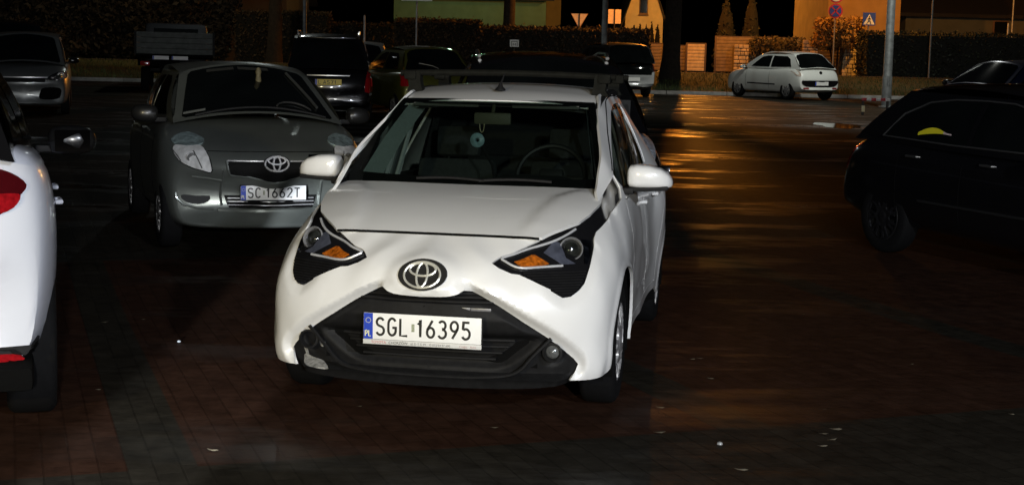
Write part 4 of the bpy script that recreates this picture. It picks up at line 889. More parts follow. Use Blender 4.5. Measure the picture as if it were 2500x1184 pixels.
# =====================================================================  ground
def ground_material():
    m=bpy.data.materials.new('wet_paving'); nt,b=nodes_of(m); N=nt.nodes; L=nt.links
    tc=N.new('ShaderNodeTexCoord'); mp=N.new('ShaderNodeMapping'); mp.inputs['Rotation'].default_value=(0,0,-math.radians(20)); L.new(tc.outputs['Object'],mp.inputs['Vector'])
    mpb=N.new('ShaderNodeMapping'); mpb.inputs['Rotation'].default_value=(0,0,PI/2); L.new(mp.outputs[0],mpb.inputs['Vector'])
    br=N.new('ShaderNodeTexBrick'); br.inputs['Scale'].default_value=1.; br.inputs['Brick Width'].default_value=.20; br.inputs['Row Height'].default_value=.10; br.inputs['Mortar Size'].default_value=.005; br.inputs['Mortar Smooth'].default_value=.3; br.inputs['Bias'].default_value=0
    br.inputs['Color1'].default_value=(.85,.85,.85,1); br.inputs['Color2'].default_value=(1.12,1.12,1.12,1); br.inputs['Mortar'].default_value=(.74,.74,.74,1); L.new(mpb.outputs[0],br.inputs['Vector'])
    sp=N.new('ShaderNodeSeparateXYZ'); L.new(mp.outputs[0],sp.inputs[0])
    def math_(op,a,b_=None,c=None):
        n=N.new('ShaderNodeMath'); n.operation=op
        for i,v in enumerate((a,b_,c)):
            if v is None: continue
            if isinstance(v,(int,float)): n.inputs[i].default_value=v
            else: L.new(v,n.inputs[i])
        return n.outputs[0]
    # grey bands: cross lane in front of the bays and the bay dividers every 2.5 m
    lane=math_('LESS_THAN',sp.outputs['Y'],5.27)
    u=math_('WRAP',math_('SUBTRACT',sp.outputs['X'],.40),2.5,0.); div=math_('LESS_THAN',u,.26)
    far=math_('GREATER_THAN',sp.outputs['Y'],11.0)
    lane2=math_('MULTIPLY',far,math_('LESS_THAN',sp.outputs['Y'],60.))
    grey=math_('MAXIMUM',math_('MAXIMUM',lane,div),lane2)
    n1=N.new('ShaderNodeTexNoise'); n1.inputs['Scale'].default_value=.55; n1.inputs['Detail'].default_value=6; L.new(tc.outputs['Object'],n1.inputs['Vector'])
    n2=N.new('ShaderNodeTexNoise'); n2.inputs['Scale'].default_value=9; n2.inputs['Detail'].default_value=6; n2.inputs['Roughness'].default_value=.7; L.new(tc.outputs['Object'],n2.inputs['Vector'])
    mx=N.new('ShaderNodeMixRGB'); mx.inputs[1].default_value=(.040,.0195,.0125,1); mx.inputs[2].default_value=(.0255,.022,.0165,1); L.new(grey,mx.inputs[0])
    mu=N.new('ShaderNodeMixRGB'); mu.blend_type='MULTIPLY'; mu.inputs[0].default_value=1; L.new(mx.outputs[0],mu.inputs[1]); L.new(br.outputs['Color'],mu.inputs[2])
    r1=N.new('ShaderNodeMapRange'); r1.inputs['From Min'].default_value=.3; r1.inputs['From Max'].default_value=.7; r1.inputs['To Min'].default_value=.55; r1.inputs['To Max'].default_value=1.3; L.new(n2.outputs['Fac'],r1.inputs['Value'])
    mu2=N.new('ShaderNodeMixRGB'); mu2.blend_type='MULTIPLY'; mu2.inputs[0].default_value=1; L.new(mu.outputs[0],mu2.inputs[1]); L.new(r1.outputs[0],mu2.inputs[2]); L.new(mu2.outputs[0],b.inputs['Base Color'])
    # wet film: damp bars across the lot between drier paving
    ms=N.new('ShaderNodeMapping'); ms.inputs['Scale'].default_value=(.42,1.25,1); L.new(tc.outputs['Object'],ms.inputs['Vector'])
    n3=N.new('ShaderNodeTexNoise'); n3.inputs['Scale'].default_value=1.0; n3.inputs['Detail'].default_value=7; n3.inputs['Roughness'].default_value=.62; L.new(ms.outputs[0],n3.inputs['Vector'])
    wet=N.new('ShaderNodeMapRange'); wet.inputs['From Min'].default_value=.52; wet.inputs['From Max'].default_value=.64; wet.inputs['To Min'].default_value=0.; wet.inputs['To Max'].default_value=1.; L.new(n3.outputs['Fac'],wet.inputs['Value'])
    fy=N.new('ShaderNodeMapRange'); fy.inputs['From Min'].default_value=7.; fy.inputs['From Max'].default_value=16.; fy.inputs['To Min'].default_value=.45; L.new(sp.outputs['Y'],fy.inputs['Value']); wetf=math_('MULTIPLY',wet.outputs[0],fy.outputs[0])
    rr=N.new('ShaderNodeMapRange'); rr.inputs['To Min'].default_value=.62; rr.inputs['To Max'].default_value=.17; L.new(wetf,rr.inputs['Value']); L.new(rr.outputs[0],b.inputs['Roughness'])
    spc=N.new('ShaderNodeMapRange'); spc.inputs['To Min'].default_value=.015; spc.inputs['To Max'].default_value=.34; L.new(wetf,spc.inputs['Value']); L.new(spc.outputs[0],b.inputs['Specular IOR Level'])
    b1=N.new('ShaderNodeBump'); b1.inputs['Strength'].default_value=.35; b1.inputs['Distance'].default_value=.03; L.new(n1.outputs['Fac'],b1.inputs['Height'])
    b2=N.new('ShaderNodeBump'); b2.inputs['Strength'].default_value=.28; b2.inputs['Distance'].default_value=.006; L.new(br.outputs['Fac'],b2.inputs['Height']); b2.invert=True; L.new(b1.outputs[0],b2.inputs['Normal'])
    b3=N.new('ShaderNodeBump'); b3.inputs['Strength'].default_value=.14; b3.inputs['Distance'].default_value=.01; L.new(n2.outputs['Fac'],b3.inputs['Height']); L.new(b2.outputs[0],b3.inputs['Normal']); L.new(b3.outputs[0],b.inputs['Normal'])
    return m
def sheet(name,xs,ys,zf,material):
    V=[(x,y,zf(y)) for y in ys for x in xs]; n=len(xs)
    return tag(mesh_obj(name,V,[(j*n+i,j*n+i+1,(j+1)*n+i+1,(j+1)*n+i) for j in range(len(ys)-1) for i in range(n-1)],material),kind='structure')
def ground():
    xs=[-200,-60,-20,0,20,60,200]
    sheet('car_park_paving',xs,list(np.arange(-60,5,8))+list(np.linspace(5,14,19))+list(np.linspace(15,46.2,20)),gz,ground_material())
    sheet('grass_verge',xs,list(np.linspace(46.3,56,12)),lambda y:gh(y) if y>46.4 else gh(46.4),mat('verge_soil',(.028,.036,.010),.95,noise=.5,nscale=3))
    sheet('footpath',xs,[55.9,57,58.4],lambda y:gh(y)+.02,mat('path_paving',(.22,.20,.18),.8,noise=.25,nscale=6))
    sheet('terrain',xs,[58.3,62,70,90,140,300,600],lambda y:gh(y)-.01,mat('far_ground',(.04,.035,.02),.95,noise=.4,nscale=2))
    k=MB()
    for i in range(-30,31): k.box((i*2.0,46.25,gz(46.2)+.045),(1.985,.15,.15),bev=.02)
    tag(k.build('kerb',mat('kerb_stone',(.30,.29,.27),.75,noise=.25,nscale=8)),kind='structure')
    pd=MB(); p=[]
    for i in range(40):
        a=2*PI*i/40; r=1+.14*math.sin(3*a+1)+.08*math.sin(7*a); p.append((7.1+.48*r*math.cos(a),30.6+.95*r*math.sin(a)))
    pd.add([(x,y,gz(y)+.006) for x,y in p],[tuple(range(40))]); tag(pd.build('puddle',mat('standing_water',(.004,.004,.004),.05,bump=.01,bscale=2),smooth=False),kind='structure')
    # grass tufts on the verge
    g=[];f=[]
    for i in range(26000):
        x=rng.uniform(-24,32); y=46.45+9.3*rng.random()**1.6; z=gh(y); h=rng.uniform(.05,.16); a=rng.uniform(0,PI); w=.012; dx,dy=rng.normal(0,.05,2)
        n=len(g); g+=[(x-w*math.cos(a),y-w*math.sin(a),z-.01),(x+w*math.cos(a),y+w*math.sin(a),z-.01),(x+dx,y+dy,z+h)]; f.append((n,n+1,n+2))
    tag(mesh_obj('grass',g,f,mat('grass_blades',(.055,.075,.016),.8,noise=.5,nscale=.8),smooth=False),'short damp grass growing on the bank behind the kerb','grass',kind='stuff')
# =====================================================================  plants
def leaves(name,blobs,n,size,material,parent,core=None):
    """blobs: (centre, radii) ; leaf sized faces through the volume, denser near the skin"""
    V=[];F=[]; w=np.array([b[1][0]*b[1][1]*b[1][2] for b in blobs])**.67; w/=w.sum()
    for i in rng.choice(len(blobs),n,p=w):
        c,r=blobs[i]; d=rng.normal(size=3); d/=np.linalg.norm(d); k=rng.uniform(.55,1.06)
        p=np.array(c)+d*np.array(r)*k; s=size*rng.uniform(.5,1.3); a=rng.normal(size=3); a/=np.linalg.norm(a); b=np.cross(a,rng.normal(size=3)); b/=np.linalg.norm(b)+1e-9
        m=len(V); V+=[p-a*s,p+b*s*.5,p+a*s,p-b*s*.5]; F.append((m,m+1,m+2,m+3))
    return mesh_obj(name,V,F,material,parent,smooth=False)
def box_leaves(name,c,d,n,size,material,parent):
    V=[];F=[]; c=np.array(c);d=np.array(d)
    for i in range(n):
        p=rng.uniform(-.5,.5,3); ax=rng.integers(0,3)
        if ax==1 and rng.random()<.5: p[1]=-.5
        elif ax==2: p[2]=.5
        elif ax==0: p[0]=math.copysign(.5,p[0])
        else: p[1]=-.5
        p=c+p*d+rng.normal(0,.05,3); s=size*rng.uniform(.5,1.3); a=rng.normal(size=3); a/=np.linalg.norm(a); b=np.cross(a,rng.normal(size=3)); b/=np.linalg.norm(b)+1e-9
        m=len(V); V+=[p-a*s,p+b*s*.5,p+a*s,p-b*s*.5]; F.append((m,m+1,m+2,m+3))
    return mesh_obj(name,V,F,material,parent,smooth=False)
def hedge(label,px0,px1,py_top,Y,depth,col,n=5000,name='hedge',size=.07):
    a=at(px0,py_top,Y); b=at(px1,py_top,Y); z0=gh(Y); h=(a.z+b.z)/2-z0; c=((a.x+b.x)/2,Y+depth/2,z0); root=empty(name,c); tag(root,label,'hedge')
    w=b.x-a.x
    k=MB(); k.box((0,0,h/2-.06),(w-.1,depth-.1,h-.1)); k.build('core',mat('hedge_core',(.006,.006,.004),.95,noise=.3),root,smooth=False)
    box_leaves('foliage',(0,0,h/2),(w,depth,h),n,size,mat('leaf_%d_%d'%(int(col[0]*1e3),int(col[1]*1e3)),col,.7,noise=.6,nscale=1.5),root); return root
def trunk_tree(label,px,Y,wpx,col,h=9.,crown=True,base_px=None):
    s=3384/Y; p=at(px,100,Y); r=wpx/s/2; root=empty('tree',(p.x,Y,gh(Y)-.05)); tag(root,label,'tree')
    m=MB(); pts=[];rs=[]
    for i in range(10):
        t=i/9; pts.append((.08*math.sin(t*3),.05*math.sin(t*5),t*h*.62)); rs.append(r*(1.25-.45*t+.35*math.exp(-t*18)))
    m.tube(pts,rs,12); bark=mat('bark',(.022,.017,.012),.95,noise=.5,nscale=9,bump=.8,bscale=14); m.build('trunk',bark,root)
    tips=[]
    for i in range(7):
        a=i*2.4; z=h*(.45+.025*i); L=h*.28; q=[(.0,0,z)]; 
        for k in range(1,5): q.append((math.cos(a)*L*k/4,math.sin(a)*L*k/4,z+L*.22*k+.1*math.sin(k*2+i)))
        l=MB(); l.tube(q,[r*.45,r*.33,r*.24,r*.15,r*.07],7); l.build('limb',bark,root); tips.append(q[-1]); tips.append(q[2])
    if crown:
        leaves('crown',[(t,(h*.14,h*.14,h*.11)) for t in tips]+[((0,0,h*.8),(h*.2,h*.2,h*.14))],3500,.10,mat('leaf_tree',(.03,.032,.012),.75,noise=.6,nscale=1),root)
    return root
def conifer(label,px,py_top,Y,wpx,col=(.018,.022,.010),name='conifer',n=2600,py_base=None):
    s=3384/Y; p=at(px,py_top,Y); z0=gh(Y); h=p.z-z0; r=wpx/s/2; root=empty(name,(p.x,Y,z0)); tag(root,label,'tree')
    m=MB(); m.tube([(0,0,0),(0,0,h*.9)],[r*.12,r*.03],7); m.build('trunk',mat('bark',(.022,.017,.012),.95),root)
    bl=[((0,0,h*(.10+.82*t)),(r*(1-t**1.5*.85),r*(1-t**1.5*.85),h*.10)) for t in np.linspace(0,1,9)]
    leaves('foliage',bl,n,.09,mat('leaf_c%d'%int(col[0]*1e3),col,.75,noise=.6,nscale=1.2),root)
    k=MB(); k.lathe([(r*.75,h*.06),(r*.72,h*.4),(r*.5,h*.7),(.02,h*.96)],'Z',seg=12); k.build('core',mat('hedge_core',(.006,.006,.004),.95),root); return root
def bush(label,px,py_top,py_bot,wpx,Y,col,n=2600,size=.10,name='bush'):
    s=3384/Y; p=at(px,py_top,Y); q=at(px,py_bot,Y); h=p.z-q.z; r=wpx/s/2; z0=gh(Y); root=empty(name,(p.x,Y,z0)); tag(root,label,'bush')
    zc=(p.z+q.z)/2-z0; m=MB()
    for i in range(5):
        a=i*1.26; m.tube([(.1*math.cos(a),.1*math.sin(a),0),(r*.3*math.cos(a),r*.3*math.sin(a),zc*.7),(r*.5*math.cos(a),r*.5*math.sin(a),zc)],[.05,.035,.015],6)
    m.build('stem',mat('bark',(.022,.017,.012),.95),root)
    bl=[((0,0,zc),(r*.8,r*.6,h*.42))]+[((r*.62*math.cos(a),r*.4*math.sin(a),zc+h*.28*math.sin(a*1.7+1)),(r*.42,r*.4,h*.26)) for a in np.linspace(0,2*PI,8)[:-1]]
    leaves('foliage',bl,n,size,mat('leaf_b%d'%int(col[0]*1e3),col,.75,noise=.55,nscale=1.2),root); return root
# =====================================================================  walls, houses, signs
def slab(mb,px0,py0,px1,py1,Y,th,mi=0):
    a=at(px0,py1,Y); b=at(px1,py0,Y); mb.box(((a.x+b.x)/2,Y+th/2,(a.z+b.z)/2),(abs(b.x-a.x),th,abs(b.z-a.z)),mi=mi)
def wall_thing(name,label,cat,px0,py0,px1,Y,th,material,py1=None,kindf=None):
    a=at(px0,py0,Y); b=at(px1,py0,Y); z0=gh(Y)-.1; zt=(a.z+b.z)/2; m=MB(); w=b.x-a.x
    m.box((0,0,(zt-z0)/2),(w,th,zt-z0),bev=.01); o=m.build(name,material,None,smooth=False); o.location=((a.x+b.x)/2,Y+th/2,z0); return tag(o,label,cat)
def street_lamp(label,px,Y,r0,r1,h,tilt=0.,arm=1.2,col=(.20,.21,.21),py_base=None,armdir=1.):
    z0=gh(Y); p=at(px,200,Y); root=empty('lamp_post',(p.x,Y,z0)); tag(root,label,'lamp post')
    g=mat('galvanised',col,.55,.35,noise=.35,nscale=7,dirt=[c*.5 for c in col]); m=MB(); m.tube([(0,0,0),(0,0,.9),(0,0,.92),(0,0,h)],[r0*1.15,r0*1.1,r0,r1],16); m.build('pole',g,root)
    b=MB(); b.lathe([(r0*1.9,0),(r0*1.9,.03),(r0*1.2,.05)],'Z',seg=16); b.build('base_plate',g,root)
    d=MB(); d.box((0,-r0*1.02,.75),(.09,.02,.30),bev=.008); d.build('service_door',g,root)
    a=MB(); a.tube([(0,0,h-.1),(armdir*.3,0,h+.15),(armdir*arm,0,h+.25)],[r1,r1*.8,r1*.7],10); a.build('arm',g,root)
    hd=MB(); hd.box((armdir*(arm+.25),0,h+.24),(.62,.26,.10),bev=.035); hd.build('lamp_head',mat('lamp_housing',(.15,.15,.15),.5,.3),root)
    return root
def sign_post(root,h,r=.03,col=(.25,.25,.25)):
    m=MB(); m.tube([(0,0,0),(0,0,h)],r,10); return m.build('post',mat('post_grey_%d'%int(col[0]*100),col,.5,.3,noise=.3,nscale=9),root)
def emit_free(): pass
# =====================================================================  build the place
camera(); ground()
white_hatchback(); roof_rack()
compact_parked()
white_suv()
# ---- black car at the right edge
pb=mat('black_paint',(.006,.006,.007),.22,.2,coat=.8,noise=.1,nscale=4)
c=simple_car('black_hatchback','black hatchback at the right edge with bright reflection in its rear side window',3.16,12.0,math.radians(24),pb,L=4.15,Wd=1.72,H=1.46,wb=2.55,r=.31,anchor=(-.86,3.40),rimcol=(.03,.03,.033))
for sd in (-1,1): 
    ln=[(1.40,.99),(1.85,1.30),(2.1,1.345),(2.4,1.352),(2.75,1.345),(3.05,1.31),(3.32,1.20),(3.52,1.00),(2.6,.985),(1.40,.985)]
    q=c.side(sd)(np.array([a for a,b in ln]),np.array([b for a,b in ln])); m=MB(); m.tube([Vector(v)+Vector((sd*.012,0,0)) for v in q],.008,6,closed=True); m.build('window_trim',mat('trim_grey',(.10,.10,.10),.3,.6),c.root)
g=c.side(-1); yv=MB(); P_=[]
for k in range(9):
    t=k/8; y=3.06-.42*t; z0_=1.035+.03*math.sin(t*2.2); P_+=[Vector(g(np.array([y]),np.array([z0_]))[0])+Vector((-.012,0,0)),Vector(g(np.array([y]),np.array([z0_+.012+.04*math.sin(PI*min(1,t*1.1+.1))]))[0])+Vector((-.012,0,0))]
yv.add(P_[:14],[(2*k,2*k+1,2*k+3,2*k+2) for k in range(6)]); yv.build('painted_reflection',mat('reflection_yellow',(.85,.75,.03),.4),c.root)  # reflection of a lit sign, painted as a yellow panel on the glass
yv=MB(); yv.add(P_[12:],[(2*k,2*k+1,2*k+3,2*k+2) for k in range(2)]); yv.build('reflection_tip',mat('reflection_tip',(.8,.6,.6),.4,noise=.4,nscale=30),c.root)  # pale end of the same painted reflection
c.handles([2.15,3.02],.86,mat('handle_grey',(.06,.06,.06),.3,.5)); c.door_lines([1.25,2.42,3.20]); c.mirrors(1.25,1.0,.84,pb); c.screen(); c.rear()
for sd in ('left','right'): c.line('rubbing_strip',[(y,.50) for y in np.linspace(1.3,2.9,12)],sd,mat('strip_dark',(.015,.015,.015),.4),.012)
for m_ in (False,True): c.cast('tail_light',[(-.78,.68),(-.55,.68),(-.58,.92),(-.76,.92)],'rear',M_RED(),.01,.06,mirror=m_)
# ---- black tall car standing nose out right behind the white one
c=simple_car('black_off_roader','tall black car nose out right behind the white hatchback, clear headlight at its corner',.31,10.15,math.radians(2),pb,L=4.3,Wd=1.78,H=1.63,wb=2.6,r=.33,kind='hatch')
c.screen(); c.rear()
for m_ in (False,True): c.cast('headlight',smooth_line([(.56,.80),(.70,.82),(.80,.90),(.835,1.02),(.82,1.05),(.72,1.02),(.58,.93)],3,True),'front',lamp_bowl('reflector_cool',(.8,.85,.95),22.),.012,.03,mirror=m_,rim=.02)
c.cast('grille',[(-.5,.66),(.5,.66),(.46,.84),(-.46,.84)],'front',mat('grille_black',(.006,.006,.006),.45),.01,.06)
for sx in (-1,1):
    r=MB(); r.tube([(sx*.56,2.1,1.60),(sx*.58,2.4,1.635),(sx*.57,3.0,1.635),(sx*.55,3.3,1.60)],.016,8); r.build('roof_rail',mat('rail_grey',(.12,.12,.12),.35,.7),c.root)
# ---- row further back
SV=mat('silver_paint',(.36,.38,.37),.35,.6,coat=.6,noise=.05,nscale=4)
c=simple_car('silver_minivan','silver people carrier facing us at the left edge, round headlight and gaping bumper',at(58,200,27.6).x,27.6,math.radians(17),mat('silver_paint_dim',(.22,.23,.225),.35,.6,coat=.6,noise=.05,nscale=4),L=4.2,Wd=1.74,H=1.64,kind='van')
c.screen(.05); c.mirrors(1.1,1.08,.84,pb)
for m_ in (False,True):
    h=c.cast('headlight',smooth_line([(.42,.70),(.62,.70),(.80,.74),(.82,.82),(.78,.88),(.62,.85),(.46,.76)],3,True),'front',facet_mat('reflector_mid',(.6,.6,.58),24.,.2),.012,.04,mirror=m_,rim=.02)
    p=c.hit('front',-.70 if m_ else .70,.79); g=MB(); g.lathe([(.075,.0),(.07,-.02),(.055,-.012),(.05,.0)],'Y',c=(p.x,p.y-.015,p.z),seg=20); g.build('bezel',M_CHROME(),h)
    c.cast('fog_recess',smooth_line([(.30,.33),(.62,.33),(.70,.42),(.68,.55),(.40,.56),(.32,.50)],3,True),'front',M_UNDER(),.012,.05,mirror=m_)
c.cast('grille',[(-.40,.66),(.40,.66),(.42,.74),(-.42,.74)],'front',M_GRILLE(),.01,.06); c.line('grille_trim',[(x,.76) for x in np.linspace(-.45,.45,9)],'front',M_CHROME(),.012,None,.01)
c=simple_car('dark_van','dark tall car standing behind the silver people carrier',at(20,180,33.5).x,33.5,math.radians(17),pb,L=4.6,Wd=1.85,H=1.86,kind='van'); c.screen(); c.mirrors(1.1,1.25,.90,mat('mirror_silver',(.5,.5,.5),.3,.3),sz=(.26,.1,.12))
# flatbed truck
def truck():
    Y=39.; p=at(427,200,Y); root=empty('flatbed_truck',(p.x,Y,gh(Y)),math.radians(13)); tag(root,'dark flatbed truck with a grey planked tailgate behind the grey hatchback','truck')
    gm=mat('bed_grey',(.10,.11,.10),.7,noise=.3,nscale=6); b=MB()
    for i in range(4): b.box((0,0,1.14+i*.152),(2.10,.05,.145),bev=.008)
    b.build('tailgate',gm,root)
    for sx in (-1,1):
        s=MB(); 
        for i in range(4): s.box((sx*1.05,1.75,1.14+i*.152),(.05,3.4,.145),bev=.008)
        s.build('side_board',gm,root)
        po=MB(); po.box((sx*1.06,-.02,1.36),(.06,.06,.66)); po.build('corner_post',M_BLACKP(),root)
        t=MB(); t.box((sx*.80,-.05,.80),(.26,.06,.12),bev=.01); t.build('tail_light',M_RED(),root)
        wheel(root,sx*.82,.95,.36,.36,.24,sx,.22)
        wheel(root,sx*.82,4.2,.36,.36,.24,sx,.22)
    fl=MB(); fl.box((0,1.75,1.03),(2.1,3.5,.09)); fl.box((0,2.5,.72),(.8,5.2,.2)); fl.box((0,0.0,.82),(2.0,.06,.16),bev=.01); fl.build('chassis',M_UNDER(),root,smooth=False)
    cb=MB(); cb.box((0,4.35,1.30),(1.85,1.6,1.5),bev=.18); cb.build('cab',mat('cab_dark',(.008,.009,.011),.5,noise=.1),root)
    w=MB(); w.box((0,3.54,1.68),(1.3,.02,.42),bev=.008); w.build('cab_window',M_DARKGLASS(),root)
    for x in (-.26,.26):
        q=flat_plate(root,(x-.12,-.06,.965),0,'',blank=True,w=.44,h=.10)
truck()
# black off-roader with yellow plate
c=simple_car('black_estate','black car with roof rails, red upright tail light and yellow plate ending AS71',at(802,200,27.6).x,27.6,math.radians(187),pb,L=4.5,Wd=1.78,H=1.74,wb=2.6,r=.34,kind='van',anchor=(0,4.5))
c.rear(.05,.06,.09)
for m_ in (False,True): 
    t=c.cast('tail_light',smooth_line([(-.87,.62),(-.72,.62),(-.74,.85),(-.79,1.04),(-.86,1.04),(-.885,.85)],2,True),'rear',M_RED(),.014,.05,mirror=m_,rim=.02)
    c.cast('reflector',[(-.86,.54),(-.80,.54),(-.80,.59),(-.86,.59)],'rear',mat('clear_lens',(.6,.6,.6),.2,coat=1.),.016,.05,mirror=m_,parent=t)
c.line('tailgate_trim',[(x,.93) for x in np.linspace(-.42,.42,9)],'rear',M_CHROME(),.014,None,.012)
q=c.hit('rear',0,.80); flat_plate(c.root,(0.0,q.y+.02,.80),PI,'L AS71',yellow=True)
for sx in (-1,1):
    r=MB(); r.tube([(sx*.60,2.0,1.72),(sx*.62,2.3,1.79),(sx*.62,3.8,1.79),(sx*.60,4.05,1.73)],.02,8); r.build('roof_rail',M_CHROME(),c.root)
sp=MB(); sp.box((0,4.14,1.665),(1.1,.22,.05),bev=.02); sp.build('spoiler',pb,c.root)
c=simple_car('silver_hatchback','pale silver car half hidden behind the black car with the yellow plate',at(868,200,33.).x,33.,math.radians(4),SV,L=4.1,Wd=1.72,H=1.55); c.screen(.05); c.mirrors(1.15,1.0,.82,pb)
for m_ in (False,True): c.cast('headlight',smooth_line([(.42,.64),(.62,.64),(.78,.70),(.80,.80),(.70,.80),(.50,.73)],3,True),'front',facet_mat('reflector_mid',(.6,.6,.58),24.,.2),.012,.04,mirror=m_)
c=simple_car('olive_hatchback','olive green hatchback seen from behind, left of the roof rack of the white hatchback',at(1078,200,28.6).x,28.6,math.radians(201),mat('olive_paint',(.10,.105,.02),.35,.4,coat=.6,noise=.1),L=4.0,Wd=1.72,H=1.52,anchor=(0,4.0)); c.rear(.05,.06,.08)
for m_ in (False,True): 
    t=c.cast('tail_light',[(-.80,.72),(-.66,.72),(-.68,.94),(-.77,.96)],'rear',M_RED(),.012,.05,mirror=m_)
w=MB(); q=[c.back(np.array([u]),np.array([v]))[0]+np.array([0,.03,.01]) for u,v in ((.5,.08),(.42,.2),(.22,.34))]; w.tube(q,.010,6); w.build('rear_wiper',mat('wiper_grey',(.2,.2,.2),.3,.6),c.root)
c=simple_car('dark_minivan','dark people carrier with silver rear bumper behind the roof rack, near the lamp post',at(1543,200,42.6).x,42.6,math.radians(194),mat('graphite_paint',(.02,.021,.022),.3,.4,coat=.6,noise=.1),L=4.3,Wd=1.72,H=1.66,wb=2.6,kind='van',anchor=(0,4.3)); c.rear(.03,.02,.06)
c.cast('tailgate_panel',[(-.66,.70),(.66,.70),(.70,.98),(.68,1.12),(-.68,1.12),(-.70,.98)],'rear',M_DARKGLASS(),.016,.08)
for m_ in (False,True): c.cast('tail_light',[(-.85,.80),(-.74,.80),(-.75,1.08),(-.83,1.10)],'rear',M_RED(),.02,.05,mirror=m_)
c.cast('bumper',smooth_line([(-.85,.72),(-.80,.82),(-.5,.74),(.5,.74),(.80,.82),(.85,.72),(.84,.44),(-.84,.44)],2,True),'rear',mat('bumper_silver',(.60,.62,.63),.35,.4,coat=.5,noise=.05),.014,.06)
q=c.hit('rear',0,.57); flat_plate(c.root,(0,q.y+.04,.57),PI,'',blank=True); c.cast('skirt',[(-.8,.24),(.8,.24),(.8,.44),(-.8,.44)],'rear',mat('skirt_grey',(.05,.055,.06),.5),.012,.08)
# white three-door at the kerb
PW=mat('white_far',(.78,.80,.76),.35,coat=.6,noise=.04,nscale=4)
rp=at(2006,243,43.5)
c=simple_car('white_three_door','small white three door car parked at the kerb left of the thick lamp post',rp.x,43.5,math.radians(208),PW,L=4.06,Wd=1.69,H=1.49,wb=2.51,r=.31,anchor=(0,4.06))
c.rear(.03,.06,.08); c.screen(); c.mirrors(1.2,.98,.82,PW); c.door_lines([1.25,2.45])
c.cast('bumper_insert',smooth_line([(-.70,.62),(-.60,.63),(.60,.63),(.70,.62),(.72,.55),(.62,.47),(.4,.43),(-.4,.43),(-.62,.47),(-.72,.55)],2,True),'rear',M_BLACKG(),.014,.06)
q=c.hit('rear',0,.535); flat_plate(c.root,(0,q.y+.03,.535),PI,'',blank=True)
for m_ in (False,True):
    t=c.cast('tail_light',smooth_line([(-.79,.76),(-.72,.76),(-.71,.86),(-.73,.96),(-.77,.97),(-.80,.88)],2,True),'rear',mat('pale_lens',(.55,.45,.38),.15,coat=1.,noise=.3,nscale=30),.012,.05,mirror=m_); c.cast('fog_lens',[(-.66,.36),(-.46,.36),(-.47,.41),(-.66,.41)],'rear',mat('dull_red_lens',(.25,.03,.03),.2,coat=1.),.014,.05,mirror=m_)
bd=MB(); q=c.hit('rear',0,.86); bd.lathe([(.001,.03),(.05,.025),(.06,.0)],'Y',c=(q.x,q.y,q.z),seg=18); bd.build('badge',M_BLACKG(),c.root)
for sd in ('left','right'): c.line('rubbing_strip',[(y,.47) for y in np.linspace(1.35,2.75,12)],sd,M_BLACKP(),.022)
c=simple_car('blue_hatchback','dark blue car behind the black hatchback at the right edge',at(2300,220,29.).x,29.,math.radians(-58),mat('navy_paint',(.010,.014,.05),.3,.4,coat=.7,noise=.1),L=4.2,Wd=1.76,H=1.50); c.screen(.05); c.mirrors(1.2,1.0,.84,pb)
for m_ in (False,True): c.cast('headlight',smooth_line([(.50,.62),(.66,.62),(.80,.70),(.80,.78),(.66,.76)],3,True),'front',facet_mat('reflector_mid',(.6,.6,.58),24.,.2),.012,.04,mirror=m_)
# ---- lamp posts
street_lamp('grey lamp post rising behind the black car with the yellow plate',743,41.,.055,.05,7.5,arm=1.0,armdir=-1)
street_lamp('grey lamp post rising behind the roof rack beside the triangular sign',1472,43.8,.10,.07,8.)
street_lamp('thick pale lamp post standing in the car park right of the white three door car',2166,40.,.125,.10,9.,armdir=1)
lp=street_lamp('lamp post hidden behind the dark tree trunk',1643,63.,.08,.06,7.6,arm=.5)
# ---- trees
trunk_tree('bare dark tree trunk on the verge left of the white three door car',1638,52.,36,None,h=11)
trunk_tree('thin dark tree trunk in front of the pale green house wall',1238,62.,26,None,h=10)
trunk_tree('dark tree trunk between the two brown hedge blocks at upper left',668,60.,30,None,h=10)
for lb,px,pt,w in (('tall dark conifer in front of the orange glow, left of a pair',1775,-10,62),('tall dark conifer in front of the orange glow, right of a pair',1838,-30,56)): conifer(lb,px,pt,66.,w,n=2600)
for i,(px,pt) in enumerate(((1548,62),(1563,54),(1578,58),(1592,52),(1606,56))):
    o=conifer('small pointed conifer in the row under the lit gable',px,pt,72.,22,n=500,name='small_conifer'); o['group']='row of small conifers under the gable'
# ---- hedges and bushes
hedge('long clipped hedge behind the olive hatchback, its taller left block',965,1172,50,60.,1.6,(.035,.026,.014),5200)
hedge('long clipped hedge running behind the roof rack to the lamp post',1176,1586,70,60.2,1.6,(.030,.022,.013),7000)
hedge('dark hedge at upper right beyond the pedestrian crossing sign',2118,2760,86,60.,1.8,(.022,.026,.013),7000)
hedge('brown hedge block left of the dark trunk at upper left',572,655,30,62.,1.4,(.06,.040,.018),1800)
hedge('brown hedge block right of the dark trunk at upper left',681,800,32,62.,1.4,(.06,.042,.018),2600)
hedge('low dark hedge between the brown hedge and the olive hatchback',806,962,60,63.,1.4,(.018,.018,.010),2600)
for lb,px,pt,pb_,w,Y,col in (('broad dark thicket at the upper left corner',90,-40,165,330,62.,(.024,.018,.010)),('brownish thicket behind the flatbed truck',330,-40,165,300,63.,(.034,.024,.012)),('dark thicket right of the flatbed truck',500,-30,165,170,64.,(.022,.017,.010))): bush(lb,px,pt,pb_,w,Y,col,6000,.14,'thicket')
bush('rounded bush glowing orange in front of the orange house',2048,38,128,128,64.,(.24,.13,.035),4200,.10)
bush('low dark bush behind the white three door car',1895,88,160,150,65.,(.045,.035,.015),2400,.09)
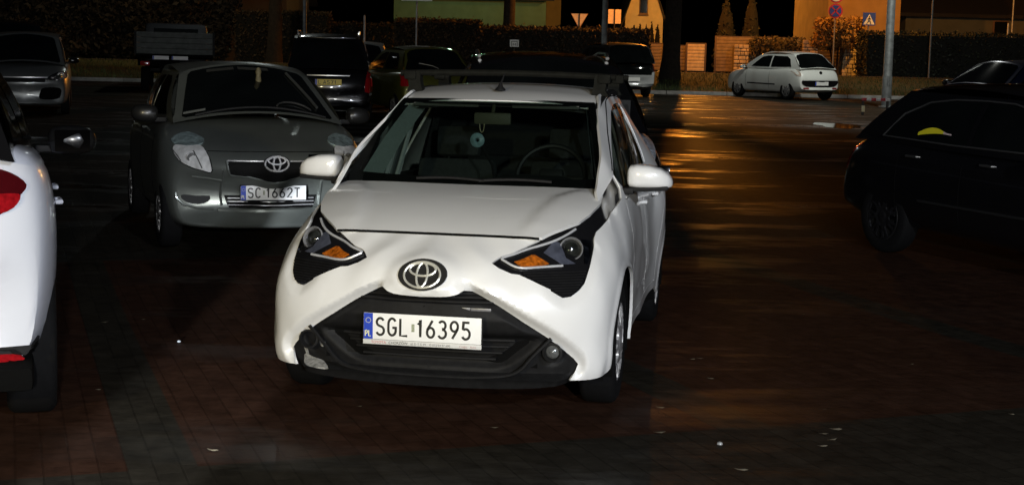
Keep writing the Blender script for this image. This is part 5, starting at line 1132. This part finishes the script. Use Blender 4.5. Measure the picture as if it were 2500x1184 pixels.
# ---- fences, gate, pillars
OR=mat('gate_boards',(.42,.30,.16),.7,noise=.25,nscale=5)
def gate(label,px0,px1,py0,Y,col,name='garden_gate',frame=True,cat='gate'):
    a=at(px0,py0,Y); b=at(px1,py0,Y); z0=gh(Y); h=(a.z+b.z)/2-z0; w=b.x-a.x; root=empty(name,((a.x+b.x)/2,Y,z0)); tag(root,label,cat)
    n=max(2,int(h/.16)); m=MB()
    for i in range(n): m.box((0,0,.08+(h-.1)*(i+.5)/n),(w-.08,.03,(h-.1)/n-.012),bev=.004)
    m.build('board_panel',mat('boards_%d'%int(col[0]*100),col,.75,noise=.25,nscale=5),root)
    f=MB()
    for sx in (-1,1): f.box((sx*w/2,.01,h/2),(.08,.08,h+.06),bev=.01)
    f.box((0,.01,h),(w,.06,.05),bev=.008); f.build('frame',mat('frame_brown',(.10,.07,.05),.7,noise=.2),root); return root
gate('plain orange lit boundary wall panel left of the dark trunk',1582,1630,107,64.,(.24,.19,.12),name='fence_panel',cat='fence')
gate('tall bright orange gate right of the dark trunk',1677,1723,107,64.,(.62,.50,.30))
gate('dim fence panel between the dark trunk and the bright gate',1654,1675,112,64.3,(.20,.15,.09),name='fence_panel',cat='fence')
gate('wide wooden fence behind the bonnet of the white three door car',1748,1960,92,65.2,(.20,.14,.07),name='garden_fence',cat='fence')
gate('dark fence between the two stone pillars at right',1990,2056,108,65.5,(.10,.075,.045),name='garden_fence',cat='fence')
def stone_pillar(label,px0,px1,py0,Y):
    a=at(px0,py0,Y); b=at(px1,py0,Y); z0=gh(Y); h=a.z-z0; w=b.x-a.x; root=empty('stone_pillar',((a.x+b.x)/2,Y,z0)); tag(root,label,'pillar','rubble stone pillars of the garden wall')
    c=MB(); c.box((0,0,h/2),(w*.94,w*.9,h*.99)); c.build('mortar',mat('mortar',(.14,.11,.08),.9,noise=.3,nscale=9),root,smooth=False)
    m=MB(); z=.0; st=mat('rubble',(.42,.34,.24),.85,noise=.45,nscale=3,bump=.5,bscale=20)
    while z<h-.05:
        rh=rng.uniform(.12,.22); x=-w/2
        while x<w/2-.03:
            rw=min(rng.uniform(.15,.34),w/2-x); m.box((x+rw/2,-w*.44,z+rh/2),(rw-.025,.10*rng.uniform(.8,1.5),rh-.025),bev=.025,rz=rng.normal(0,.05),rx=rng.normal(0,.05)); x+=rw
        z+=rh
    m.build('stonework',st,root); return root
stone_pillar('rubble stone pillar left of the white three door car',1790,1826,112,64.5)
stone_pillar('rubble stone pillar seen over the roof of the white three door car',1956,1994,106,64.8)
stone_pillar('rubble stone pillar between the two road signs',2054,2094,112,64.5)
# ---- houses
def house(name,label,px0,px1,py_eave,Y,depth,wallcol,roofcol,ridge=2.2,gable=False,windows=(),door=None):
    a=at(px0,py_eave,Y); b=at(px1,py_eave,Y); z0=gh(Y)-.2; he=(a.z+b.z)/2-z0; w=b.x-a.x; root=empty(name,((a.x+b.x)/2,Y,z0)); tag(root,label,'house')
    wm=mat('render_%s'%name+str(int(px0)),wallcol,.9,noise=.15,nscale=1.5); rm=mat('tiles_%d'%int(roofcol[0]*1000),roofcol,.8,noise=.3,nscale=6)
    m=MB()
    if gable: m.prism([(-w/2,0),(w/2,0),(w/2,he),(0,he+ridge),(-w/2,he)],0,depth,lambda x,z,h:(x,h,z))
    else: m.prism([(0,0),(depth,0),(depth,he),(depth/2,he+ridge),(0,he)],-w/2,w/2,lambda y,z,h:(h,y,z))
    m.build('wall',wm,root,smooth=False); r=MB()
    if gable:
        for sx in (-1,1): r.prism([(0,ridge+he+.02),(sx*(w/2+.35),he-.35*ridge/(w/2)+.02),(sx*(w/2+.35),he-.35*ridge/(w/2)+.2),(0,ridge+he+.2)],-.4,depth+.4,lambda x,z,h:(x,h,z))
    else:
        for k in (0,1): r.prism([(depth/2,ridge+he+.02),(-.5 if k==0 else depth+.5,he-.5*ridge/(depth/2)+.02),(-.5 if k==0 else depth+.5,he-.5*ridge/(depth/2)+.22),(depth/2,ridge+he+.22)],-w/2-.5,w/2+.5,lambda y,z,h:(h,y,z))
    r.build('roof',rm,root,smooth=False)
    for (qx0,qy0,qx1,qy1) in windows:
        A=at(qx0,qy1,Y); B=at(qx1,qy0,Y); cx=(A.x+B.x)/2-root.location.x; cz=(A.z+B.z)/2-z0; ww=B.x-A.x; hh=B.z-A.z
        f=MB(); f.box((cx,-.03,cz),(ww,.06,hh),bev=.01); fo=f.build('window',mat('window_frame',(.16,.08,.04),.6,noise=.2),root); g=MB(); g.box((cx,-.066,cz),(ww*.8,.01,hh*.86)); g.build('pane',M_DARKGLASS(),fo,smooth=False)
        s_=MB(); s_.box((cx,-.08,cz-hh/2-.04),(ww*1.2,.16,.06),bev=.01); s_.build('sill',mat('window_frame',(.16,.08,.04),.6),fo)
    return root
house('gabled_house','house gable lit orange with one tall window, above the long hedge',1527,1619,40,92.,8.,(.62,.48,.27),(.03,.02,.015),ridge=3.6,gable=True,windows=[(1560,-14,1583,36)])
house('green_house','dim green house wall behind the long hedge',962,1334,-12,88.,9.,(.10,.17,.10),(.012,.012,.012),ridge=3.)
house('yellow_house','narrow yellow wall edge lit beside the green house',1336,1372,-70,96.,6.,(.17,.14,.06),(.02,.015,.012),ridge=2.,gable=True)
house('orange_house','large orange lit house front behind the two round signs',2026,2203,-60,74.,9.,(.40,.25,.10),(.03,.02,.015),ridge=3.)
house('beige_house','long low beige house with sloping dark eave at upper right',2212,2900,36,80.,9.,(.13,.12,.08),(.02,.016,.012),ridge=3.,windows=[(2422,52,2462,88)])
house('brown_house','dark brown house behind the brown hedge blocks at upper left',480,700,-20,84.,9.,(.06,.045,.03),(.012,.010,.008),ridge=3.)
# ---- road signs
def post_sign(label,px,py_bot,py_top,Y,name,builder,r=.032,col=(.25,.25,.25),cat='road sign'):
    p=at(px,py_top,Y); z0=gh(Y); root=empty(name,(p.x,Y,z0)); tag(root,label,cat); sign_post(root,p.z-z0,r,col); builder(root,p.z-z0); return root
def ring2d(r,n=32): return [(r*math.cos(2*PI*k/n),r*math.sin(2*PI*k/n)) for k in range(n)]
BLUE=lambda: mat('sign_blue',(.02,.06,.42),.45,noise=.08,nscale=9); WH=lambda: mat('sign_white',(.75,.75,.72),.45,noise=.06,nscale=9); REDS=lambda: mat('sign_red',(.50,.02,.03),.45,noise=.06,nscale=9)
def plate_poly(root,name,poly,cz,y,material,th=.012,parent=None):
    m=MB(); m.prism(poly,0,th,lambda a,b,h:(a,y-h,cz+b)); return m.build(name,material,parent or root,smooth=False)
def crossing(root,h):
    s=.56/2*1.0; sq=[(-s,-s),(s,-s),(s,s),(-s,s)]; b=plate_poly(root,'board',sq,h-s,-.05,BLUE()); t=[(-.245,-.235),(.245,-.235),(0,.215)]; plate_poly(root,'triangle',t,h-s,-.064,WH(),parent=b)
    k=MB(); f=lambda a,c:(a,-.0775,h-s+c); cz=-.035
    k.prism(ring2d(.026,14),0,.001,lambda a,c,q:(a+.005,-.0775-q,h-s+.105+c))
    for st,w in (([(0,.07),(-.01,-.06)],.05),([(-.01,-.05),(.055,-.12),(.075,-.205)],.030),([(-.01,-.05),(-.045,-.13),(-.095,-.20)],.030),([(.0,.065),(.055,.02),(.075,-.03)],.020),([(.0,.065),(-.05,.01),(-.075,-.02)],.020)):
        k.tube([f(*q) for q in st],w/2,6)
    k.build('walking_figure',M_INK(),b)
post_sign('blue square pedestrian crossing sign with walking figure on a white triangle',2122,180,32,62.,'crossing_sign',crossing)
def nostop(root,h):
    c0=h-.98; b=plate_poly(root,'speed_disc',ring2d(.34),h-.30,-.05,REDS()); plate_poly(root,'disc_face',ring2d(.265),h-.30,-.064,WH(),parent=b)
    k=MB(); strokes(k,'20',-.20,h-.30-.15,.30,.16,.05,.05,lambda a,c:(a,-.0775,c)); k.build('number',M_INK(),b,smooth=False)
    d=plate_poly(root,'no_stopping_disc',ring2d(.32),c0,-.05,REDS()); plate_poly(root,'disc_face',ring2d(.25),c0,-.064,BLUE(),parent=d)
    x=MB()
    for s in (-1,1): x.box((0,-.079,c0),(.055,.006,.52),ry=s*PI/4)
    x.build('cross_bars',REDS(),d,smooth=False)
post_sign('round no stopping sign under a round white speed sign on one post',2042,180,-27,62.,'no_stopping_sign',nostop)
def giveway_back(root,h):
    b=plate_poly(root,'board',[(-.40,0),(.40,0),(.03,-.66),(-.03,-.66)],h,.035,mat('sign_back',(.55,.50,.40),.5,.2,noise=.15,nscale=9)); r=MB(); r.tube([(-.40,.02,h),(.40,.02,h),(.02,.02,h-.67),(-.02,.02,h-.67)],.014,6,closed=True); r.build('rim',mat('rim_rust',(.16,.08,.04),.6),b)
post_sign('back of a triangular give way sign glowing orange above the hedge',1415,180,34,66.,'give_way_sign',giveway_back,.03,(.05,.04,.03))
def twin_back(root,h):
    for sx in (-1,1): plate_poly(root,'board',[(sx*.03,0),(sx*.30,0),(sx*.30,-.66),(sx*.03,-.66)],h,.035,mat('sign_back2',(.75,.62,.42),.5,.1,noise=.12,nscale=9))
post_sign('back of a rectangular sign glowing orange beside the lamp post',1501,180,24,66.,'direction_sign',twin_back,.03,(.05,.04,.03))
def info_top(root,h): plate_poly(root,'board',[(-.46,-.04),(.46,-.04),(.46,.55),(-.46,.55)],h,-.04,WH())
post_sign('white sign board on a thin post, only its lower edge in view at top',1018,150,0,42.,'information_sign',info_top,.026,(.3,.3,.3))
def w_sign(root,h):
    b=plate_poly(root,'board',[(-.14,-.22),(.14,-.22),(.14,0),(-.14,0)],h,-.04,WH()); k=MB(); fn=lambda a,c:(a,-.055,h-.20+c)
    for st in ([(-.09,.0),(-.09,.15),(.09,.15),(.09,.0)],[(-.04,.02),(-.04,.09),(0,.05),(.04,.09),(.04,.02)]): k.tube([fn(*q) for q in st],.011,5)
    k.build('pictogram',M_INK(),b)
post_sign('tiny white square sign with black pictogram in front of the long hedge',1256,180,98,44.,'small_sign',w_sign,.02,(.05,.05,.05))
for lb,px,pt,Y,col in (('thin dark post at right in front of the dark hedge',2279,-20,57.,(.16,.16,.15)),('short pale post against the beige house wall',2462,58,62.,(.5,.48,.42)),('short grey stake behind the black car with the yellow plate',890,38,50.,(.35,.35,.33)),('pale downpipe high up at the upper right corner',2479,-60,76.,(.7,.68,.62))):
    p=at(px,pt,Y); o=MB(); h=p.z-gh(Y); o.tube([(0,0,0),(0,0,h-.05),(0,0,h)],[.035,.035,.02],8); b=o.build('post',mat('post_%d'%px,col,.6,.1,noise=.25,nscale=9)); b.location=(p.x,Y,gh(Y)); tag(b,lb,'post')
# low barrier by the thick lamp post
def barrier():
    Y=35.5; p=at(2105,292,Y); z0=gz(Y); root=empty('low_barrier',(p.x,Y,z0)); tag(root,'low red and white barrier with pale reflector beside the thick lamp post','barrier')
    for x in (0,.62): m=MB(); m.tube([(x,0,0),(x,0,.42)],.035,10); m.build('post',mat('barrier_dark',(.05,.045,.04),.6,noise=.2),root)
    r=MB(); r.box((0,-.042,.16),(.085,.012,.16),bev=.004); r.build('reflector',mat('reflector_cream',(.85,.75,.45),.35),root)
    for i in range(6): 
        b=MB(); b.box((.0+.12*i+.02,-.02,.40),(.118,.03,.07),bev=.004); b.build('stripe',REDS() if i%2==0 else WH(),root)
barrier()
# reflection on the rear side window of the black hatchback is painted with the car
# ---- litter
lm=mat('pale_leaf',(.22,.19,.13),.7,noise=.3,nscale=40)
def ground_at(px,py):
    lo,hi=1.,80.
    for _ in range(60):
        m=(lo+hi)/2; p=at(px,py,m)
        if p.z>gz(m): lo=m
        else: hi=m
    return at(px,py,lo)
proto=None
for i,(px,py,s) in enumerate([(1810,1148,.028),(2010,1060,.022),(2040,1049,.03),(2030,1075,.026),(2008,1090,.024),(1608,1057,.03),(1735,925,.018),(1708,876,.022),(1612,996,.022),(1205,1045,.02),(240,952,.014),(252,788,.03),(520,1100,.026),(2225,890,.014),(2470,1012,.016),(877,993,.014),(1690,878,.02),(2012,1000,.012),(350,780,.012),(1960,768,.014)]):
    p=ground_at(px,py)
    if proto is None:
        m=MB(); m.add([(-1,0,.12),(-.4,.45,.0),(.5,.4,.1),(1.1,0,.25),(.4,-.42,.05),(-.5,-.4,.15)],[(0,1,5),(1,2,5),(2,4,5),(2,3,4)]); o=proto=m.build('fallen_leaf',lm,smooth=False)
    else: o=proto.copy(); COL.objects.link(o)
    o.location=(p.x,p.y,p.z+.003); o.scale=(s,s*.8,s*.8); o.rotation_euler=(0,0,rng.uniform(-.5,.5)+(0 if i%2 else PI)); tag(o,'small pale fallen leaf lying on the wet paving','leaf','fallen leaves on the paving')
for px,py,r,nm,lb,col in ((1757,1085,.013,'pebble','round white pebble in the dark wet patch at lower right',(.35,.35,.33)),(437,835,.011,'bottle_cap','tiny shiny cap on the dark paving left of the white hatchback',(.45,.48,.5))):
    p=ground_at(px,py); m=MB(); m.lathe([(.001,r),(r*.8,r*.75),(r,r*.2),(r*.9,0)],'Z',seg=14); o=m.build(nm,mat('speck_'+nm,col,.25,.3 if nm=='bottle_cap' else 0.)); o.location=(p.x,p.y,p.z+.001); tag(o,lb,nm.replace('_',' '))
# =====================================================================  light
def lamp(name,loc,power,col,size=.15,spot=None,target=None,blend=.4):
    l=bpy.data.lights.new(name,'SPOT' if spot else 'POINT'); l.energy=power; l.color=col; l.shadow_soft_size=size
    o=bpy.data.objects.new(name,l); COL.objects.link(o); o.location=loc
    if spot:
        l.spot_size=math.radians(spot); l.spot_blend=blend
        o.rotation_euler=(Vector(target)-Vector(loc)).to_track_quat('-Z','Y').to_euler()
    return o
W=bpy.data.worlds.new('World'); S.world=W; W.use_nodes=True; nt=W.node_tree; bg=nt.nodes['Background']
sk=nt.nodes.new('ShaderNodeTexSky'); sk.sky_type='NISHITA'; sk.sun_disc=False; sk.sun_elevation=math.radians(-4); sk.sun_rotation=math.radians(200); nt.links.new(sk.outputs[0],bg.inputs[0]); bg.inputs[1].default_value=.15
lamp('key_lamp',(1.4,-5.2,2.4),2850,(1.,1.,.97),.12)
lamp('car_park_lamp',(5.2,-5.0,4.8),2700,(.82,.88,1.),.15)
lamp('yellow_lamp',(-3.2,-4.0,2.8),1500,(1.,.84,.48),.10,spot=30,target=(-1.6,8.2,.8),blend=.6)
o=lamp('low_beam',(-1.35,-3.0,.68),13000,(.86,.92,1.),.06,spot=10.5,target=(-1.52,10.7,-.50),blend=.12); o.scale=(.44,1,1)
lamp('sodium_lamp',(7.15,62.,gh(62)+7.7),4300,(1.,.31,.03),.15)
lamp('sodium_lamp_back',(18.2,60.,gh(62)+7.4),3600,(1.,.42,.06),.15,spot=128,target=(16.5,74.,gh(74)+1.),blend=.5)
lamp('gable_fill',(9.6,84.,gh(84)+6.5),1700,(1.,.45,.08),.15)  # added fill light that brightens the gable, no lamp known there
lamp('garden_lamp',(-3.,81.,gh(80)+6.),300,(.45,1.,.62),.15)
lamp('thicket_fill',(-13.,52.,gh(52)+8.),700,(1.,.75,.42),.2,spot=120,target=(-13.,62.,gh(60)),blend=.6)  # added warm fill so the thickets don't go black
lamp('sign_fill',(14.,46.5,gh(47)+7.6),800,(.95,1.,.9),.2,spot=110,target=(14.5,60.,gh(60)),blend=.5)  # added white fill for the road signs, hedge and grass
lamp('car_park_lamp_far',(10.5,37.,gh(37)+8.),1900,(.95,.97,.88),.2,spot=116,target=(10.5,38.,0))
lamp('car_park_lamp_left',(-7.1,41.,gh(41)+7.6),500,(.85,.95,.92),.2,spot=150,target=(-7.1,40.,0),blend=.3)
S.view_settings.view_transform='Standard'; S.view_settings.look='None'; S.view_settings.exposure=0; S.view_settings.gamma=1
S.cycles.use_denoising=True; S.cycles.max_bounces=6; S.cycles.transparent_max_bounces=12; S.cycles.sample_clamp_indirect=4
